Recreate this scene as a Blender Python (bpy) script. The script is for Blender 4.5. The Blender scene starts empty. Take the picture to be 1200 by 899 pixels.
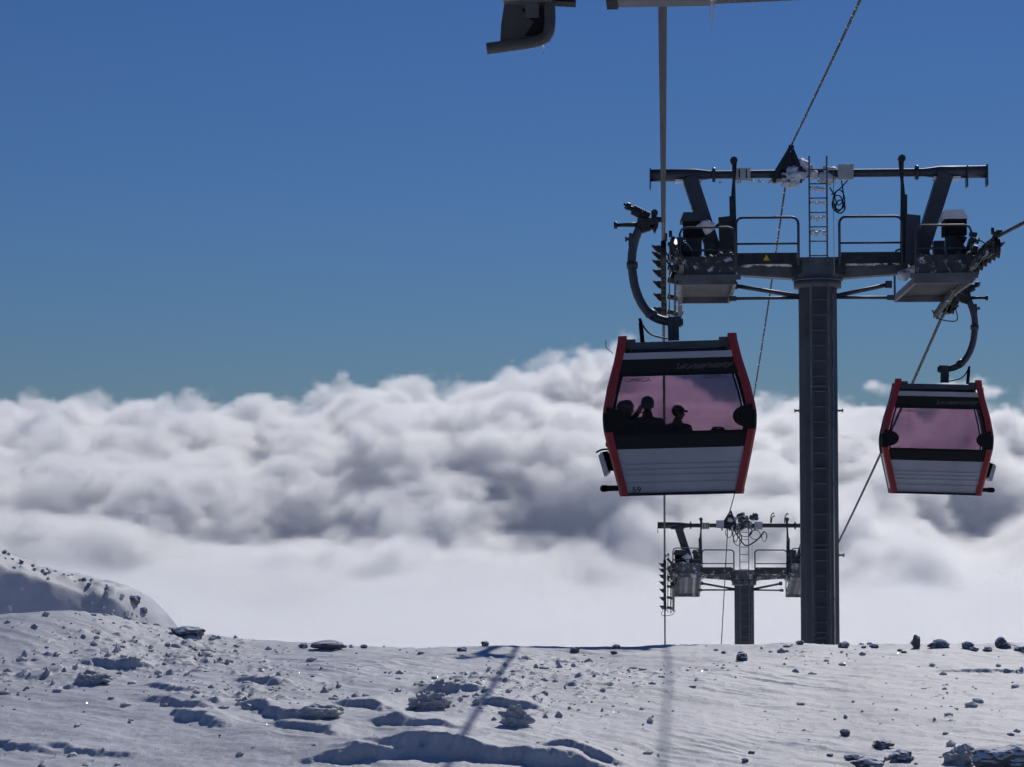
import bpy, bmesh, math, random
import numpy as np
from mathutils import Vector, Matrix, Euler, noise as mnoise

R = math.radians
scene = bpy.context.scene
C = scene.collection

# ------------------------------------------------------------------ camera
# world: metres, the lift line runs along +Y, the left haul rope hangs above x = 0, crest of the snow at z = 0
EYE = Vector((0.0, 0.0, 1.97))
cam_d = bpy.data.cameras.new('camera')
cam_d.sensor_width = 36.0
cam_d.lens = 72.0
cam_d.clip_start = 0.1
cam_d.clip_end = 80000.0
cam = bpy.data.objects.new('camera', cam_d)
C.objects.link(cam)
cam.location = EYE
cam.rotation_euler = (R(90 + 2.88), 0.0, R(4.25))
scene.camera = cam

# ------------------------------------------------------------------ sky, sun, exposure
SUN_EL, SUN_AZ = 38.0, 13.3          # degrees up, degrees clockwise from +Y
world = bpy.data.worlds.new('World')
scene.world = world
world.use_nodes = True
nt = world.node_tree
nt.nodes.clear()
sky = nt.nodes.new('ShaderNodeTexSky')
sky.sky_type = 'NISHITA'
sky.sun_disc = False
sky.sun_elevation = R(SUN_EL)
sky.sun_rotation = R(SUN_AZ)
sky.altitude = 3600.0
sky.air_density = 2.0
sky.dust_density = 0.2
sky.ozone_density = 3.5
bg = nt.nodes.new('ShaderNodeBackground')
bg.inputs['Strength'].default_value = 0.073
wout = nt.nodes.new('ShaderNodeOutputWorld')
tint = nt.nodes.new('ShaderNodeMix'); tint.data_type = 'RGBA'; tint.blend_type = 'MULTIPLY'
tint.inputs[0].default_value = 1.0
tint.inputs[7].default_value = (0.270, 0.432, 0.775, 1.0)      # deep polarised blue of the high mountain sky
nt.links.new(sky.outputs[0], tint.inputs[6])
nt.links.new(tint.outputs[2], bg.inputs[0])
nt.links.new(bg.outputs[0], wout.inputs[0])

sun_d = bpy.data.lights.new('sun', 'SUN')
sun_d.energy = 3.15
sun_d.angle = R(0.55)
sun_d.color = (1.0, 0.965, 0.92)
sun = bpy.data.objects.new('sun', sun_d)
C.objects.link(sun)
sun_vec = Vector((math.sin(R(SUN_AZ)) * math.cos(R(SUN_EL)), math.cos(R(SUN_AZ)) * math.cos(R(SUN_EL)), math.sin(R(SUN_EL))))
sun.rotation_euler = sun_vec.to_track_quat('Z', 'Y').to_euler()
sun.location = (40, 60, 80)

scene.view_settings.view_transform = 'Standard'
scene.view_settings.look = 'None'
scene.view_settings.gamma = 1.0
scene.view_settings.use_curve_mapping = False
scene.view_settings.exposure = -0.5
scene.cycles.use_denoising = True
scene.cycles.max_bounces = 36
scene.cycles.volume_bounces = 32
scene.cycles.transparent_max_bounces = 36
scene.cycles.volume_step_rate = 4.0
scene.cycles.volume_max_steps = 256
scene.cycles.use_adaptive_sampling = True
scene.cycles.adaptive_threshold = 0.04
scene.cycles.adaptive_min_samples = 16
# ------------------------------------------------------------------ helpers
def link(o, parent=None):
    C.objects.link(o)
    if parent is not None: o.parent = parent
    return o

def tag(o, label, cat=None, group=None, kind=None):
    o['label'] = label
    if cat: o['category'] = cat
    if group: o['group'] = group
    if kind: o['kind'] = kind
    return o

def thing(name, loc, label, cat, group=None, rot=(0, 0, 0)):
    o = bpy.data.objects.new(name, None)
    o.empty_display_size = 0.2
    link(o); o.location = loc; o.rotation_euler = rot
    return tag(o, label, cat, group)

class MB:
    """collects simple solids; build() links them as one mesh object"""
    def __init__(s): s.v = []; s.f = []; s.smooth = []
    def add(s, vs, fs, smooth=False):
        n = len(s.v)
        s.v += [tuple(p) for p in vs]
        s.f += [tuple(i + n for i in f) for f in fs]
        s.smooth += [smooth] * len(fs)
        return s
    def box(s, c, size, rot=None):
        hx, hy, hz = (a * 0.5 for a in size)
        vs = [Vector((x, y, z)) for x in (-hx, hx) for y in (-hy, hy) for z in (-hz, hz)]
        if rot is not None:
            m = Euler(rot).to_matrix(); vs = [m @ v for v in vs]
        c = Vector(c)
        return s.add([v + c for v in vs], [(0, 1, 3, 2), (4, 6, 7, 5), (0, 4, 5, 1), (2, 3, 7, 6), (0, 2, 6, 4), (1, 5, 7, 3)])
    def bar(s, a, b, w, h=None, w2=None, h2=None):
        """a rectangular bar from a to b; w across (horizontal), h the other way; may taper"""
        a, b = Vector(a), Vector(b); h = h or w; w2 = w2 or w; h2 = h2 or h
        d = (b - a).normalized()
        up = Vector((0, 0, 1)) if abs(d.z) < 0.95 else Vector((0, 1, 0))
        x = d.cross(up).normalized(); y = x.cross(d).normalized()
        vs = []
        for p, ww, hh in ((a, w, h), (b, w2, h2)):
            for i, j in ((-1, -1), (1, -1), (1, 1), (-1, 1)): vs.append(p + x * (i * ww / 2) + y * (j * hh / 2))
        return s.add(vs, [(3, 2, 1, 0), (4, 5, 6, 7), (0, 1, 5, 4), (1, 2, 6, 5), (2, 3, 7, 6), (3, 0, 4, 7)])
    def tube(s, pts, r, n=8, caps=True):
        pts = [Vector(p) for p in pts]
        rs = r if isinstance(r, (list, tuple)) else [r] * len(pts)
        vs, fs = [], []
        prev = None
        for i, p in enumerate(pts):
            d = (pts[min(i + 1, len(pts) - 1)] - pts[max(i - 1, 0)]).normalized()
            if prev is None:
                up = Vector((0, 0, 1)) if abs(d.z) < 0.9 else Vector((0, 1, 0))
                x = d.cross(up).normalized()
            else:
                x = (prev - d * prev.dot(d)).normalized()
            prev = x; y = d.cross(x)
            for k in range(n):
                a = 2 * math.pi * k / n
                vs.append(p + (x * math.cos(a) + y * math.sin(a)) * rs[i])
        for i in range(len(pts) - 1):
            for k in range(n):
                k2 = (k + 1) % n
                fs.append((i * n + k, i * n + k2, (i + 1) * n + k2, (i + 1) * n + k))
        s.add(vs, fs, True)
        if caps:
            m = len(s.v) - len(vs)
            s.f.append(tuple(m + k for k in reversed(range(n)))); s.smooth.append(False)
            e = m + (len(pts) - 1) * n
            s.f.append(tuple(e + k for k in range(n))); s.smooth.append(False)
        return s
    def prism(s, poly, a0, a1, axis='y'):
        """poly: outline in the two other axes (x,z for 'y'; y,z for 'x'; x,y for 'z'), extruded a0..a1"""
        n = len(poly); vs = []
        for t in (a0, a1):
            for p, q in poly:
                vs.append((p, t, q) if axis == 'y' else (t, p, q) if axis == 'x' else (p, q, t))
        fs = [tuple(range(n)), tuple(reversed(range(n, 2 * n)))]
        fs += [(i, i + n, (i + 1) % n + n, (i + 1) % n) for i in range(n)]
        return s.add(vs, fs)
    def lump(s, c, r, seed, sub=2, amp=0.3, freq=1.6, flat=0.0, smooth=False):
        bm = bmesh.new(); bmesh.ops.create_icosphere(bm, subdivisions=sub, radius=1.0)
        c = Vector(c); r = Vector(r) if not isinstance(r, (int, float)) else Vector((r, r, r))
        off = Vector((seed * 7.13 % 91, seed * 3.7 % 57, seed * 1.9 % 33))
        vs = []
        for v in bm.verts:
            d = v.co.normalized()
            k = 1 + amp * 1.6 * mnoise.fractal(d * freq + off, 0.8, 2.0, 3)
            p = d * k
            if flat and p.z < -flat: p.z = -flat
            vs.append(c + Vector((p.x * r.x, p.y * r.y, p.z * r.z)))
        fs = [tuple(v.index for v in f.verts) for f in bm.faces]
        bm.free()
        return s.add(vs, fs, smooth)
    def build(s, name, mat, parent=None, loc=None, bevel=0.0):
        me = bpy.data.meshes.new(name)
        me.from_pydata(s.v, [], s.f)
        me.polygons.foreach_set('use_smooth', s.smooth)
        bm = bmesh.new(); bm.from_mesh(me)
        bmesh.ops.recalc_face_normals(bm, faces=bm.faces)
        if bevel:
            bmesh.ops.bevel(bm, geom=[e for e in bm.edges if e.calc_face_angle(0) > 0.5], offset=bevel, segments=2, affect='EDGES', profile=0.6)
        bm.to_mesh(me); bm.free()
        me.materials.append(mat)
        o = link(bpy.data.objects.new(name, me), parent)
        if loc is not None: o.location = loc
        return o

def share(o, parent, loc=(0, 0, 0), rot=(0, 0, 0), scale=(1, 1, 1)):
    """another object on the same mesh"""
    c = bpy.data.objects.new(o.name.split('.')[0], o.data)
    link(c, parent); c.location = loc; c.rotation_euler = rot; c.scale = scale
    return c

def arc(cx, cy, r, a0, a1, n):
    return [(cx + r * math.cos(R(a0 + (a1 - a0) * i / n)), cy + r * math.sin(R(a0 + (a1 - a0) * i / n))) for i in range(n + 1)]

def spline(pts, n=8):
    """Catmull-Rom through the points"""
    P = [Vector(p) for p in pts]; out = []
    for i in range(len(P) - 1):
        p0, p1, p2, p3 = P[max(i - 1, 0)], P[i], P[i + 1], P[min(i + 2, len(P) - 1)]
        for k in range(n):
            t = k / n
            out.append(0.5 * ((2 * p1) + (p2 - p0) * t + (2 * p0 - 5 * p1 + 4 * p2 - p3) * t * t + (3 * p1 - p0 - 3 * p2 + p3) * t ** 3))
    return out + [P[-1]]

def letters(name, txt, size, mat, parent, loc, rot=(R(90), 0, 0), depth=0.002, align='CENTER', sx=1.0):
    cu = bpy.data.curves.new(name, 'FONT')
    cu.body = txt; cu.size = size; cu.extrude = depth; cu.align_x = align; cu.align_y = 'CENTER'
    cu.resolution_u = 3
    cu.materials.append(mat)
    tmp = bpy.data.objects.new(name + '_curve', cu); C.objects.link(tmp)
    me = bpy.data.meshes.new_from_object(tmp.evaluated_get(bpy.context.evaluated_depsgraph_get())); me.name = name
    bpy.data.objects.remove(tmp); bpy.data.curves.remove(cu)
    o = link(bpy.data.objects.new(name, me), parent); o.location = loc; o.rotation_euler = rot; o.scale = (sx, 1, 1)
    return o

# ------------------------------------------------------------------ materials
def material(name, col, rough=0.5, metal=0.0, spec=0.5, var=0.0, vscale=6.0, bump=0.0, bscale=60.0, rime=0.0, col2=None, rime_scale=5.0):
    """principled paint or metal; var: patchy tone, bump: fine relief, rime: share of frost stuck on in patches"""
    m = bpy.data.materials.new(name); m.use_nodes = True
    t = m.node_tree; p = t.nodes['Principled BSDF']
    p.inputs['Base Color'].default_value = (*col, 1)
    p.inputs['Roughness'].default_value = rough
    p.inputs['Metallic'].default_value = metal
    p.inputs['Specular IOR Level'].default_value = spec
    tc = t.nodes.new('ShaderNodeTexCoord')
    src = None
    if var:
        n = t.nodes.new('ShaderNodeTexNoise'); n.inputs['Scale'].default_value = vscale; n.inputs['Detail'].default_value = 5
        t.links.new(tc.outputs['Object'], n.inputs['Vector'])
        r = t.nodes.new('ShaderNodeValToRGB')
        c2 = col2 or tuple(min(1, c * (1 + var)) for c in col)
        r.color_ramp.elements[0].color = (*[c * (1 - var) for c in col], 1); r.color_ramp.elements[0].position = 0.3
        r.color_ramp.elements[1].color = (*c2, 1); r.color_ramp.elements[1].position = 0.72
        t.links.new(n.outputs['Fac'], r.inputs[0]); src = r.outputs[0]
        rr = t.nodes.new('ShaderNodeMapRange'); rr.inputs[3].default_value = max(0.05, rough - 0.12); rr.inputs[4].default_value = min(1, rough + 0.15)
        t.links.new(n.outputs['Fac'], rr.inputs[0]); t.links.new(rr.outputs[0], p.inputs['Roughness'])
    if rime:
        n = t.nodes.new('ShaderNodeTexNoise'); n.inputs['Scale'].default_value = rime_scale; n.inputs['Detail'].default_value = 8; n.inputs['Roughness'].default_value = 0.65
        t.links.new(tc.outputs['Object'], n.inputs['Vector'])
        k = t.nodes.new('ShaderNodeMapRange'); k.inputs[1].default_value = 0.70 - rime * 0.4; k.inputs[2].default_value = 0.80 - rime * 0.4; k.inputs[4].default_value = 0.85
        t.links.new(n.outputs['Fac'], k.inputs[0])
        mx = t.nodes.new('ShaderNodeMix'); mx.data_type = 'RGBA'
        t.links.new(k.outputs[0], mx.inputs[0])
        if src is not None: t.links.new(src, mx.inputs[6])
        else: mx.inputs[6].default_value = (*col, 1)
        mx.inputs[7].default_value = (0.74, 0.77, 0.82, 1)
        src = mx.outputs[2]
    if src is not None: t.links.new(src, p.inputs['Base Color'])
    if bump:
        n = t.nodes.new('ShaderNodeTexNoise'); n.inputs['Scale'].default_value = bscale; n.inputs['Detail'].default_value = 4
        t.links.new(tc.outputs['Object'], n.inputs['Vector'])
        b = t.nodes.new('ShaderNodeBump'); b.inputs['Strength'].default_value = bump; b.inputs['Distance'].default_value = 0.02
        t.links.new(n.outputs['Fac'], b.inputs['Height']); t.links.new(b.outputs[0], p.inputs['Normal'])
    return m

M = {}
M['galv'] = material('galvanised_steel', (0.12, 0.13, 0.15), 0.55, 0.35, var=0.3, vscale=3.0, bump=0.1)
M['galv_icy'] = material('galvanised_steel_with_rime', (0.11, 0.12, 0.135), 0.6, 0.25, var=0.3, bump=0.3, rime=0.42)
M['mast'] = material('mast_steel', (0.055, 0.064, 0.082), 0.5, 0.3, var=0.3, vscale=2.0, bump=0.06)
M['dark'] = material('dark_machine_steel', (0.035, 0.038, 0.045), 0.5, 0.4, var=0.4, bump=0.15)
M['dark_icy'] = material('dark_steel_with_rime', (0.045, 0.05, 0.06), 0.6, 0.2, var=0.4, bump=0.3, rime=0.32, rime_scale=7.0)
M['rubber'] = material('black_rubber', (0.015, 0.015, 0.017), 0.75, 0, var=0.3)
M['rope'] = material('steel_wire_rope', (0.035, 0.035, 0.042), 0.6, 0.2, var=0.3, vscale=40, bump=0.4, bscale=90)
M['bright'] = material('bright_steel', (0.5, 0.5, 0.52), 0.3, 0.9, var=0.2)
M['cable'] = material('black_cable_sheath', (0.012, 0.012, 0.014), 0.6, 0)
M['rime'] = material('rime_ice', (0.78, 0.81, 0.86), 0.6, 0, var=0.12, bump=0.8, bscale=25)
M['plate'] = material('pale_plate', (0.5, 0.51, 0.52), 0.5, var=0.15, rime=0.2)
M['ink'] = material('black_lettering', (0.01, 0.01, 0.012), 0.6)
M['box'] = material('grey_enclosure', (0.42, 0.44, 0.46), 0.5, var=0.15, rime=0.25)
M['white_box'] = material('white_cover', (0.75, 0.76, 0.78), 0.5, var=0.08, rime=0.2)
M['yellow'] = material('yellow_sign', (0.75, 0.5, 0.03), 0.5)
M['red'] = material('red_paint', (0.25, 0.011, 0.013), 0.35, var=0.12, vscale=2.0)
M['panel'] = material('pale_grey_paint', (0.37, 0.38, 0.42), 0.4, var=0.12, vscale=1.5, bump=0.03, bscale=8)
M['black'] = material('black_plastic', (0.008, 0.008, 0.009), 0.6, spec=0.2, var=0.2)
M['charcoal'] = material('charcoal_plastic', (0.013, 0.013, 0.016), 0.6, spec=0.25, var=0.2)
M['seat'] = material('grey_seat_fabric', (0.05, 0.05, 0.06), 0.9, bump=0.3)
M['faint'] = material('faint_grey_print', (0.05, 0.05, 0.058), 0.6)
M['alu'] = material('worn_aluminium', (0.42, 0.43, 0.45), 0.35, 0.8, var=0.2)

def glass_material():
    m = bpy.data.materials.new('rose_tinted_glass'); m.use_nodes = True
    t = m.node_tree; t.nodes.clear()
    tr = t.nodes.new('ShaderNodeBsdfTransparent'); tr.inputs[0].default_value = (0.70, 0.61, 0.68, 1)
    gl = t.nodes.new('ShaderNodeBsdfGlossy'); gl.inputs['Roughness'].default_value = 0.04
    fr = t.nodes.new('ShaderNodeFresnel'); fr.inputs[0].default_value = 1.38
    mx = t.nodes.new('ShaderNodeMixShader'); o = t.nodes.new('ShaderNodeOutputMaterial')
    t.links.new(fr.outputs[0], mx.inputs[0]); t.links.new(tr.outputs[0], mx.inputs[1]); t.links.new(gl.outputs[0], mx.inputs[2])
    t.links.new(mx.outputs[0], o.inputs[0])
    return m
M['glass'] = glass_material()

def ice_material():
    m = bpy.data.materials.new('clear_ice'); m.use_nodes = True
    p = m.node_tree.nodes['Principled BSDF']
    p.inputs['Base Color'].default_value = (0.93, 0.96, 1, 1); p.inputs['Roughness'].default_value = 0.08
    p.inputs['Transmission Weight'].default_value = 0.75; p.inputs['IOR'].default_value = 1.31
    return m
M['ice'] = ice_material()
# ------------------------------------------------------------------ the snow
def hash2(ix, iy, seed):
    h = (ix.astype(np.int64) * 374761393 + iy.astype(np.int64) * 668265263 + seed * 974711) & 0x7fffffff
    h = ((h ^ (h >> 13)) * 1274126177) & 0x7fffffff
    return ((h ^ (h >> 16)) & 0xffff) / 65535.0
def gnoise(x, y, seed=0):
    """gradient noise, about -0.7 .. 0.7"""
    ix, iy = np.floor(x), np.floor(y); fx, fy = x - ix, y - iy
    ux, uy = fx * fx * fx * (fx * (fx * 6 - 15) + 10), fy * fy * fy * (fy * (fy * 6 - 15) + 10)
    def g(dx, dy):
        a = hash2(ix + dx, iy + dy, seed) * 2 * np.pi
        return np.cos(a) * (fx - dx) + np.sin(a) * (fy - dy)
    a, b, c, d = g(0, 0), g(1, 0), g(0, 1), g(1, 1)
    return (a + (b - a) * ux) + ((c + (d - c) * ux) - (a + (b - a) * ux)) * uy
def fbm(x, y, octs=4, seed=0, gain=0.5):
    s, a = 0.0, 1.0
    for i in range(octs):
        s = s + a * gnoise(x * 2 ** i, y * 2 ** i, seed + i * 17); a *= gain
    return s
def cells(x, y, seed):
    """distance to the nearest scattered point and that point's random value"""
    ix, iy = np.floor(x), np.floor(y)
    best = np.full(x.shape, 9.0); val = np.zeros(x.shape)
    for dx in (-1, 0, 1):
        for dy in (-1, 0, 1):
            jx, jy = ix + dx, iy + dy
            px = jx + 0.15 + 0.7 * hash2(jx, jy, seed); py = jy + 0.15 + 0.7 * hash2(jx, jy, seed + 1)
            d = np.hypot(x - px, y - py); m = d < best
            best = np.where(m, d, best); val = np.where(m, hash2(jx, jy, seed + 2), val)
    return best, val
def sstep(a, b, v):
    t = np.clip((v - a) / (b - a), 0, 1); return t * t * (3 - 2 * t)

CREST = 34.0
G = 0.735          # metres per ground unit
def ground_base(x, y):
    """the lie of the land: a gentle rise to the crest, then the mountainside drops away"""
    x, y = x / G, y / G
    cr = CREST + 0.6 * np.sin(x * 0.35 + 0.5)
    t = y - cr
    near = -0.0065 * np.clip(-t, 0, 9) ** 2 * (1 - 0.0) - 0.055 * np.clip(-t - 9, 0, 60) * 1.0
    near = np.where(-t > 9, -0.0065 * 81 - 0.06 * (-t - 9), near)
    far = -0.030 * np.clip(t, 0, 4) ** 2 - 0.24 * np.clip(t - 4, 0, None)
    z = np.where(t < 0, near, far)
    z = z + 0.56 * np.exp(-((x + 9.9) / 1.75) ** 2 - ((y - 33.5) / 3.4) ** 2)          # hump at the left
    z = z + 0.26 * np.exp(-((x + 12.6) / 2.2) ** 2 - ((y - 34) / 5.0) ** 2)
    z = z + 0.04 * np.exp(-((x + 7.6) / 1.0) ** 2 - ((y - 34.0) / 1.6) ** 2)
    z = z + 0.05 * np.exp(-((x - 1.9) / 0.9) ** 2 - ((y - 35.0) / 1.2) ** 2)
    return z * G

# wind-carved drifts: (x, y of the crest's middle, half length, bearing of the crest in degrees, height, steep face width, tail)
DRIFTS = [(-6.55, 27.2, 0.55, -38, 0.17, 0.10, 0.9), (-6.0, 26.3, 0.55, -42, 0.16, 0.10, 0.9), (-5.05, 26.6, 0.6, -40, 0.15, 0.09, 0.8),
          (-4.55, 25.6, 0.6, -35, 0.13, 0.09, 0.8), (-3.95, 27.1, 0.5, -30, 0.13, 0.09, 0.7), (-3.2, 25.7, 0.6, -20, 0.14, 0.1, 0.7),
          (-2.1, 24.15, 1.35, -8, 0.26, 0.13, 1.3), (-3.35, 24.0, 0.9, 12, 0.17, 0.12, 0.9), (-0.95, 24.3, 0.5, -30, 0.13, 0.09, 0.6),
          (-2.9, 28.5, 0.45, 10, 0.16, 0.09, 0.5), (-2.05, 27.4, 0.4, 5, 0.15, 0.09, 0.5), (-8.2, 30.3, 0.5, 8, 0.16, 0.09, 0.5),
          (-8.2, 25.0, 0.9, -25, 0.10, 0.12, 0.8), (-7.0, 24.6, 0.7, -22, 0.09, 0.1, 0.8), (4.9, 31.2, 0.8, 4, 0.07, 0.08, 0.5), (6.0, 31.0, 0.5, -6, 0.07, 0.08, 0.5),
          (4.6, 24.0, 0.7, 10, 0.12, 0.1, 0.6), (-5.7, 28.9, 0.5, -35, 0.10, 0.08, 0.6), (-6.9, 28.4, 0.5, -35, 0.10, 0.08, 0.6)]
def clump_mask(x, y):
    x, y = x / G, y / G
    m = 0.25 + 0.9 * fbm(x * 0.33 + 3.1, y * 0.25, 3, 71)
    m = m + 0.45 * np.exp(-((x + 7.0) / 2.6) ** 2 - ((y - 30.0) / 3.5) ** 2) + 0.35 * np.exp(-((x - 0.2) / 2.4) ** 2 - ((y - 26.8) / 1.3) ** 2)
    m = m + 0.25 * np.exp(-((x + 2.4) / 1.5) ** 2 - ((y - 27.5) / 1.3) ** 2) + 0.2 * np.exp(-((x - 3.5) / 2.5) ** 2 - ((y - 24.5) / 1.0) ** 2)
    return np.clip(m, 0, 1)
def ground_detail(x, y):
    mask = clump_mask(x, y)
    x, y = x / G, y / G
    z = 0.10 * fbm(x * 0.28, y * 0.22, 3, 5)
    # wind ripples drawn out along the wind
    a = R(-32); u, v = x * math.cos(a) + y * math.sin(a), -x * math.sin(a) + y * math.cos(a)
    z = z + 0.030 * fbm(u * 0.5 + 0.3 * fbm(v, u, 2, 40), v * 1.7, 4, 11)
    rid = np.clip(1 - 2.2 * np.abs(fbm(u * 0.45 + 5, v * 1.9, 3, 91)), 0, 1) ** 2
    z = z + 0.028 * rid * np.clip(0.2 + 1.6 * fbm(x * 0.3 + 8, y * 0.3, 2, 97), 0, 1)
    for (cx, cy, L, ang, H, w, tail) in DRIFTS:
        c, s_ = math.cos(R(ang)), math.sin(R(ang))
        al = (x - cx) * c + (y - cy) * s_; pe = -(x - cx) * s_ + (y - cy) * c
        pe = pe + 0.22 * gnoise(al * 2.3 + cx, al * 0 + cy, 3) + 0.10 * gnoise(al * 6, pe * 4 + cx, 9) + 0.05 * gnoise(al * 15, pe * 12, 19)
        face = sstep(-w, w * 0.2, pe) * np.exp(-np.clip(pe, 0, None) / tail)
        z = z + H * face * np.exp(-(al / L) ** 4) * (0.8 + 0.5 * gnoise(al * 1.7, pe * 0.6 + cx, 21))
    k = mask
    for sc, amp, th, sd in ((1.5, 0.045, 1.0, 31), (3.4, 0.026, 0.86, 37), (7.0, 0.015, 0.70, 43)):
        wx, wy = x + 0.10 * gnoise(x * 5, y * 5, sd + 3), y + 0.10 * gnoise(x * 5 + 9, y * 5, sd + 4)
        d, val = cells(wx * sc, wy * sc, sd)
        on = (val * (0.35 + k) > th)
        z = z + on * amp * (0.4 + val) * sstep(0.40, 0.10, d) ** 0.7
    z = z + 0.011 * fbm(x * 4.5, y * 4.5, 4, 51, 0.6)
    return z * G
def blend_near(x, y):
    az = np.degrees(np.arctan2(x, y)); d = np.hypot(x, y)
    return sstep(-25, -23, az) * sstep(17, 15, az) * sstep(17.5, 19, d / G) * sstep(49, 44, d / G)
def ground_z(x, y):
    x, y = np.asarray(x, float), np.asarray(y, float)
    d = np.hypot(x, y) / G
    return ground_base(x, y) + ground_detail(x, y) * sstep(17.5, 19, d) * sstep(49, 44, d)

def grid_mesh(name, X, Y, Z, mat, smooth=True):
    n, m = X.shape
    me = bpy.data.meshes.new(name)
    co = np.stack([X, Y, Z], -1).reshape(-1, 3).astype(np.float32)
    idx = np.arange(n * m).reshape(n, m)
    q = np.stack([idx[:-1, :-1], idx[:-1, 1:], idx[1:, 1:], idx[1:, :-1]], -1).reshape(-1, 4)
    me.vertices.add(n * m); me.vertices.foreach_set('co', co.ravel())
    me.loops.add(q.size); me.loops.foreach_set('vertex_index', q.ravel().astype(np.int32))
    me.polygons.add(len(q))
    me.polygons.foreach_set('loop_start', np.arange(0, q.size, 4, dtype=np.int32))
    me.polygons.foreach_set('use_smooth', np.full(len(q), smooth))
    me.update(calc_edges=True); me.validate()
    me.materials.append(mat)
    return link(bpy.data.objects.new(name, me))

def snow_material(name, base=(0.63, 0.635, 0.67), crust=0.25):
    m = bpy.data.materials.new(name); m.use_nodes = True
    t = m.node_tree; p = t.nodes['Principled BSDF']
    tc = t.nodes.new('ShaderNodeTexCoord')
    n1 = t.nodes.new('ShaderNodeTexNoise'); n1.inputs['Scale'].default_value = 0.7; n1.inputs['Detail'].default_value = 6
    r1 = t.nodes.new('ShaderNodeValToRGB')
    r1.color_ramp.elements[0].color = (*[c * (1 - crust * 0.5) for c in base], 1); r1.color_ramp.elements[0].position = 0.32
    r1.color_ramp.elements[1].color = (*[min(1, c * 1.06) for c in base], 1); r1.color_ramp.elements[1].position = 0.68
    t.links.new(tc.outputs['Object'], n1.inputs['Vector']); t.links.new(n1.outputs['Fac'], r1.inputs[0])
    # grit frozen into the crust
    n2 = t.nodes.new('ShaderNodeTexNoise'); n2.inputs['Scale'].default_value = 16; n2.inputs['Detail'].default_value = 5; n2.inputs['Roughness'].default_value = 0.7
    k = t.nodes.new('ShaderNodeMapRange'); k.inputs[1].default_value = 0.60; k.inputs[2].default_value = 0.74; k.inputs[4].default_value = 0.5
    t.links.new(tc.outputs['Object'], n2.inputs['Vector']); t.links.new(n2.outputs['Fac'], k.inputs[0])
    mx = t.nodes.new('ShaderNodeMix'); mx.data_type = 'RGBA'; mx.inputs[7].default_value = (0.36, 0.36, 0.39, 1)
    t.links.new(k.outputs[0], mx.inputs[0]); t.links.new(r1.outputs[0], mx.inputs[6]); t.links.new(mx.outputs[2], p.inputs['Base Color'])
    p.inputs['Roughness'].default_value = 0.55; p.inputs['Specular IOR Level'].default_value = 0.3
    n3 = t.nodes.new('ShaderNodeTexNoise'); n3.inputs['Scale'].default_value = 45; n3.inputs['Detail'].default_value = 4; n3.inputs['Roughness'].default_value = 0.65
    b = t.nodes.new('ShaderNodeBump'); b.inputs['Strength'].default_value = 0.35; b.inputs['Distance'].default_value = 0.03
    t.links.new(tc.outputs['Object'], n3.inputs['Vector']); t.links.new(n3.outputs['Fac'], b.inputs['Height']); t.links.new(b.outputs[0], p.inputs['Normal'])
    return m
M['snow'] = snow_material('wind_packed_snow')
M['snow_far'] = snow_material('far_snow', (0.82, 0.81, 0.81), 0.1)

# near snow: fine fan of cells in front of the station
az = np.radians(np.linspace(-25, 17, 760))
dd = np.concatenate([np.linspace(17.5, 22, 60, endpoint=False), np.linspace(22, 36.5, 600, endpoint=False), np.linspace(36.5, 49, 70)])
DD, AZ = np.meshgrid(dd * G, az, indexing='ij')
X, Y = DD * np.sin(AZ), DD * np.cos(AZ)
snow = grid_mesh('snow_slope', X, Y, ground_z(X, Y), M['snow'])
tag(snow, 'wind-crusted snow slope rising to a crest in front of the lift towers', kind='structure')
# the mountainside around it, sunk a little where the near snow lies on it
gx = np.concatenate([np.linspace(-900, -60, 22, endpoint=False), np.linspace(-60, 60, 81), np.linspace(100, 900, 20)])
gy = np.concatenate([np.linspace(-300, -40, 10, endpoint=False), np.linspace(-40, 120, 107, endpoint=False), np.linspace(120, 1700, 40)])
X, Y = np.meshgrid(gx, gy, indexing='xy')
Z = ground_base(X, Y) + 6 * fbm(X * 0.01, Y * 0.01, 4, 3) * sstep(70, 300, np.hypot(X, Y)) - 0.6 * blend_near(X, Y)
side = grid_mesh('mountainside', X, Y, Z, M['snow_far'])
tag(side, 'snowy mountainside falling away below the crest', kind='structure')
vm = material('valley_haze_ground', (0.13, 0.18, 0.26), 0.9, var=0.3, vscale=0.002)  # haze painted into the ground as blue, which also cools the cloud shade
mb = MB().add([(-40000, -40000, -520), (40000, -40000, -520), (40000, 40000, -520), (-40000, 40000, -520)], [(0, 1, 2, 3)])
tag(mb.build('valley_floor', vm), 'valley floor far below the clouds', kind='structure')

# knoll at the left, beyond the crest
kx, ky = np.linspace(-34, -8.5, 330), np.linspace(42, 64, 240)
X, Y = np.meshgrid(kx, ky, indexing='xy')
prof = np.interp(X + 0.95, [-34, -24, -17.2, -16.0, -14.7, -13.4, -12.9, -12.4, -11.9, -10.5, -8.5], [2.35, 1.95, 1.30, 1.10, 0.62, 0.22, 0.0, -0.55, -1.2, -2.8, -4.2])
prof = prof + 0.10 * gnoise(X * 0.9, X * 0, 8) + 0.05 * gnoise(X * 3.1, X * 0, 9)
prof = prof - 0.71
cy = 51.0 + 1.2 * np.sin(X * 0.4)
t = Y - cy
Zk = prof - np.where(t < 0, 0.30 * np.clip(-t, 0, 0.8) ** 1.25 + 1.05 * np.clip(-t - 0.8, 0, 20) - 0.9 * (0.5 + 0.5 * gnoise(X * 0.25, Y * 0.25, 12)) * sstep(2, 4, -t), 0.05 * np.clip(t, 0, 3) ** 2 + 0.35 * np.clip(t - 3, 0, 20))
a = R(-35); U, V = X * math.cos(a) + Y * math.sin(a), -X * math.sin(a) + Y * math.cos(a)
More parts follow.
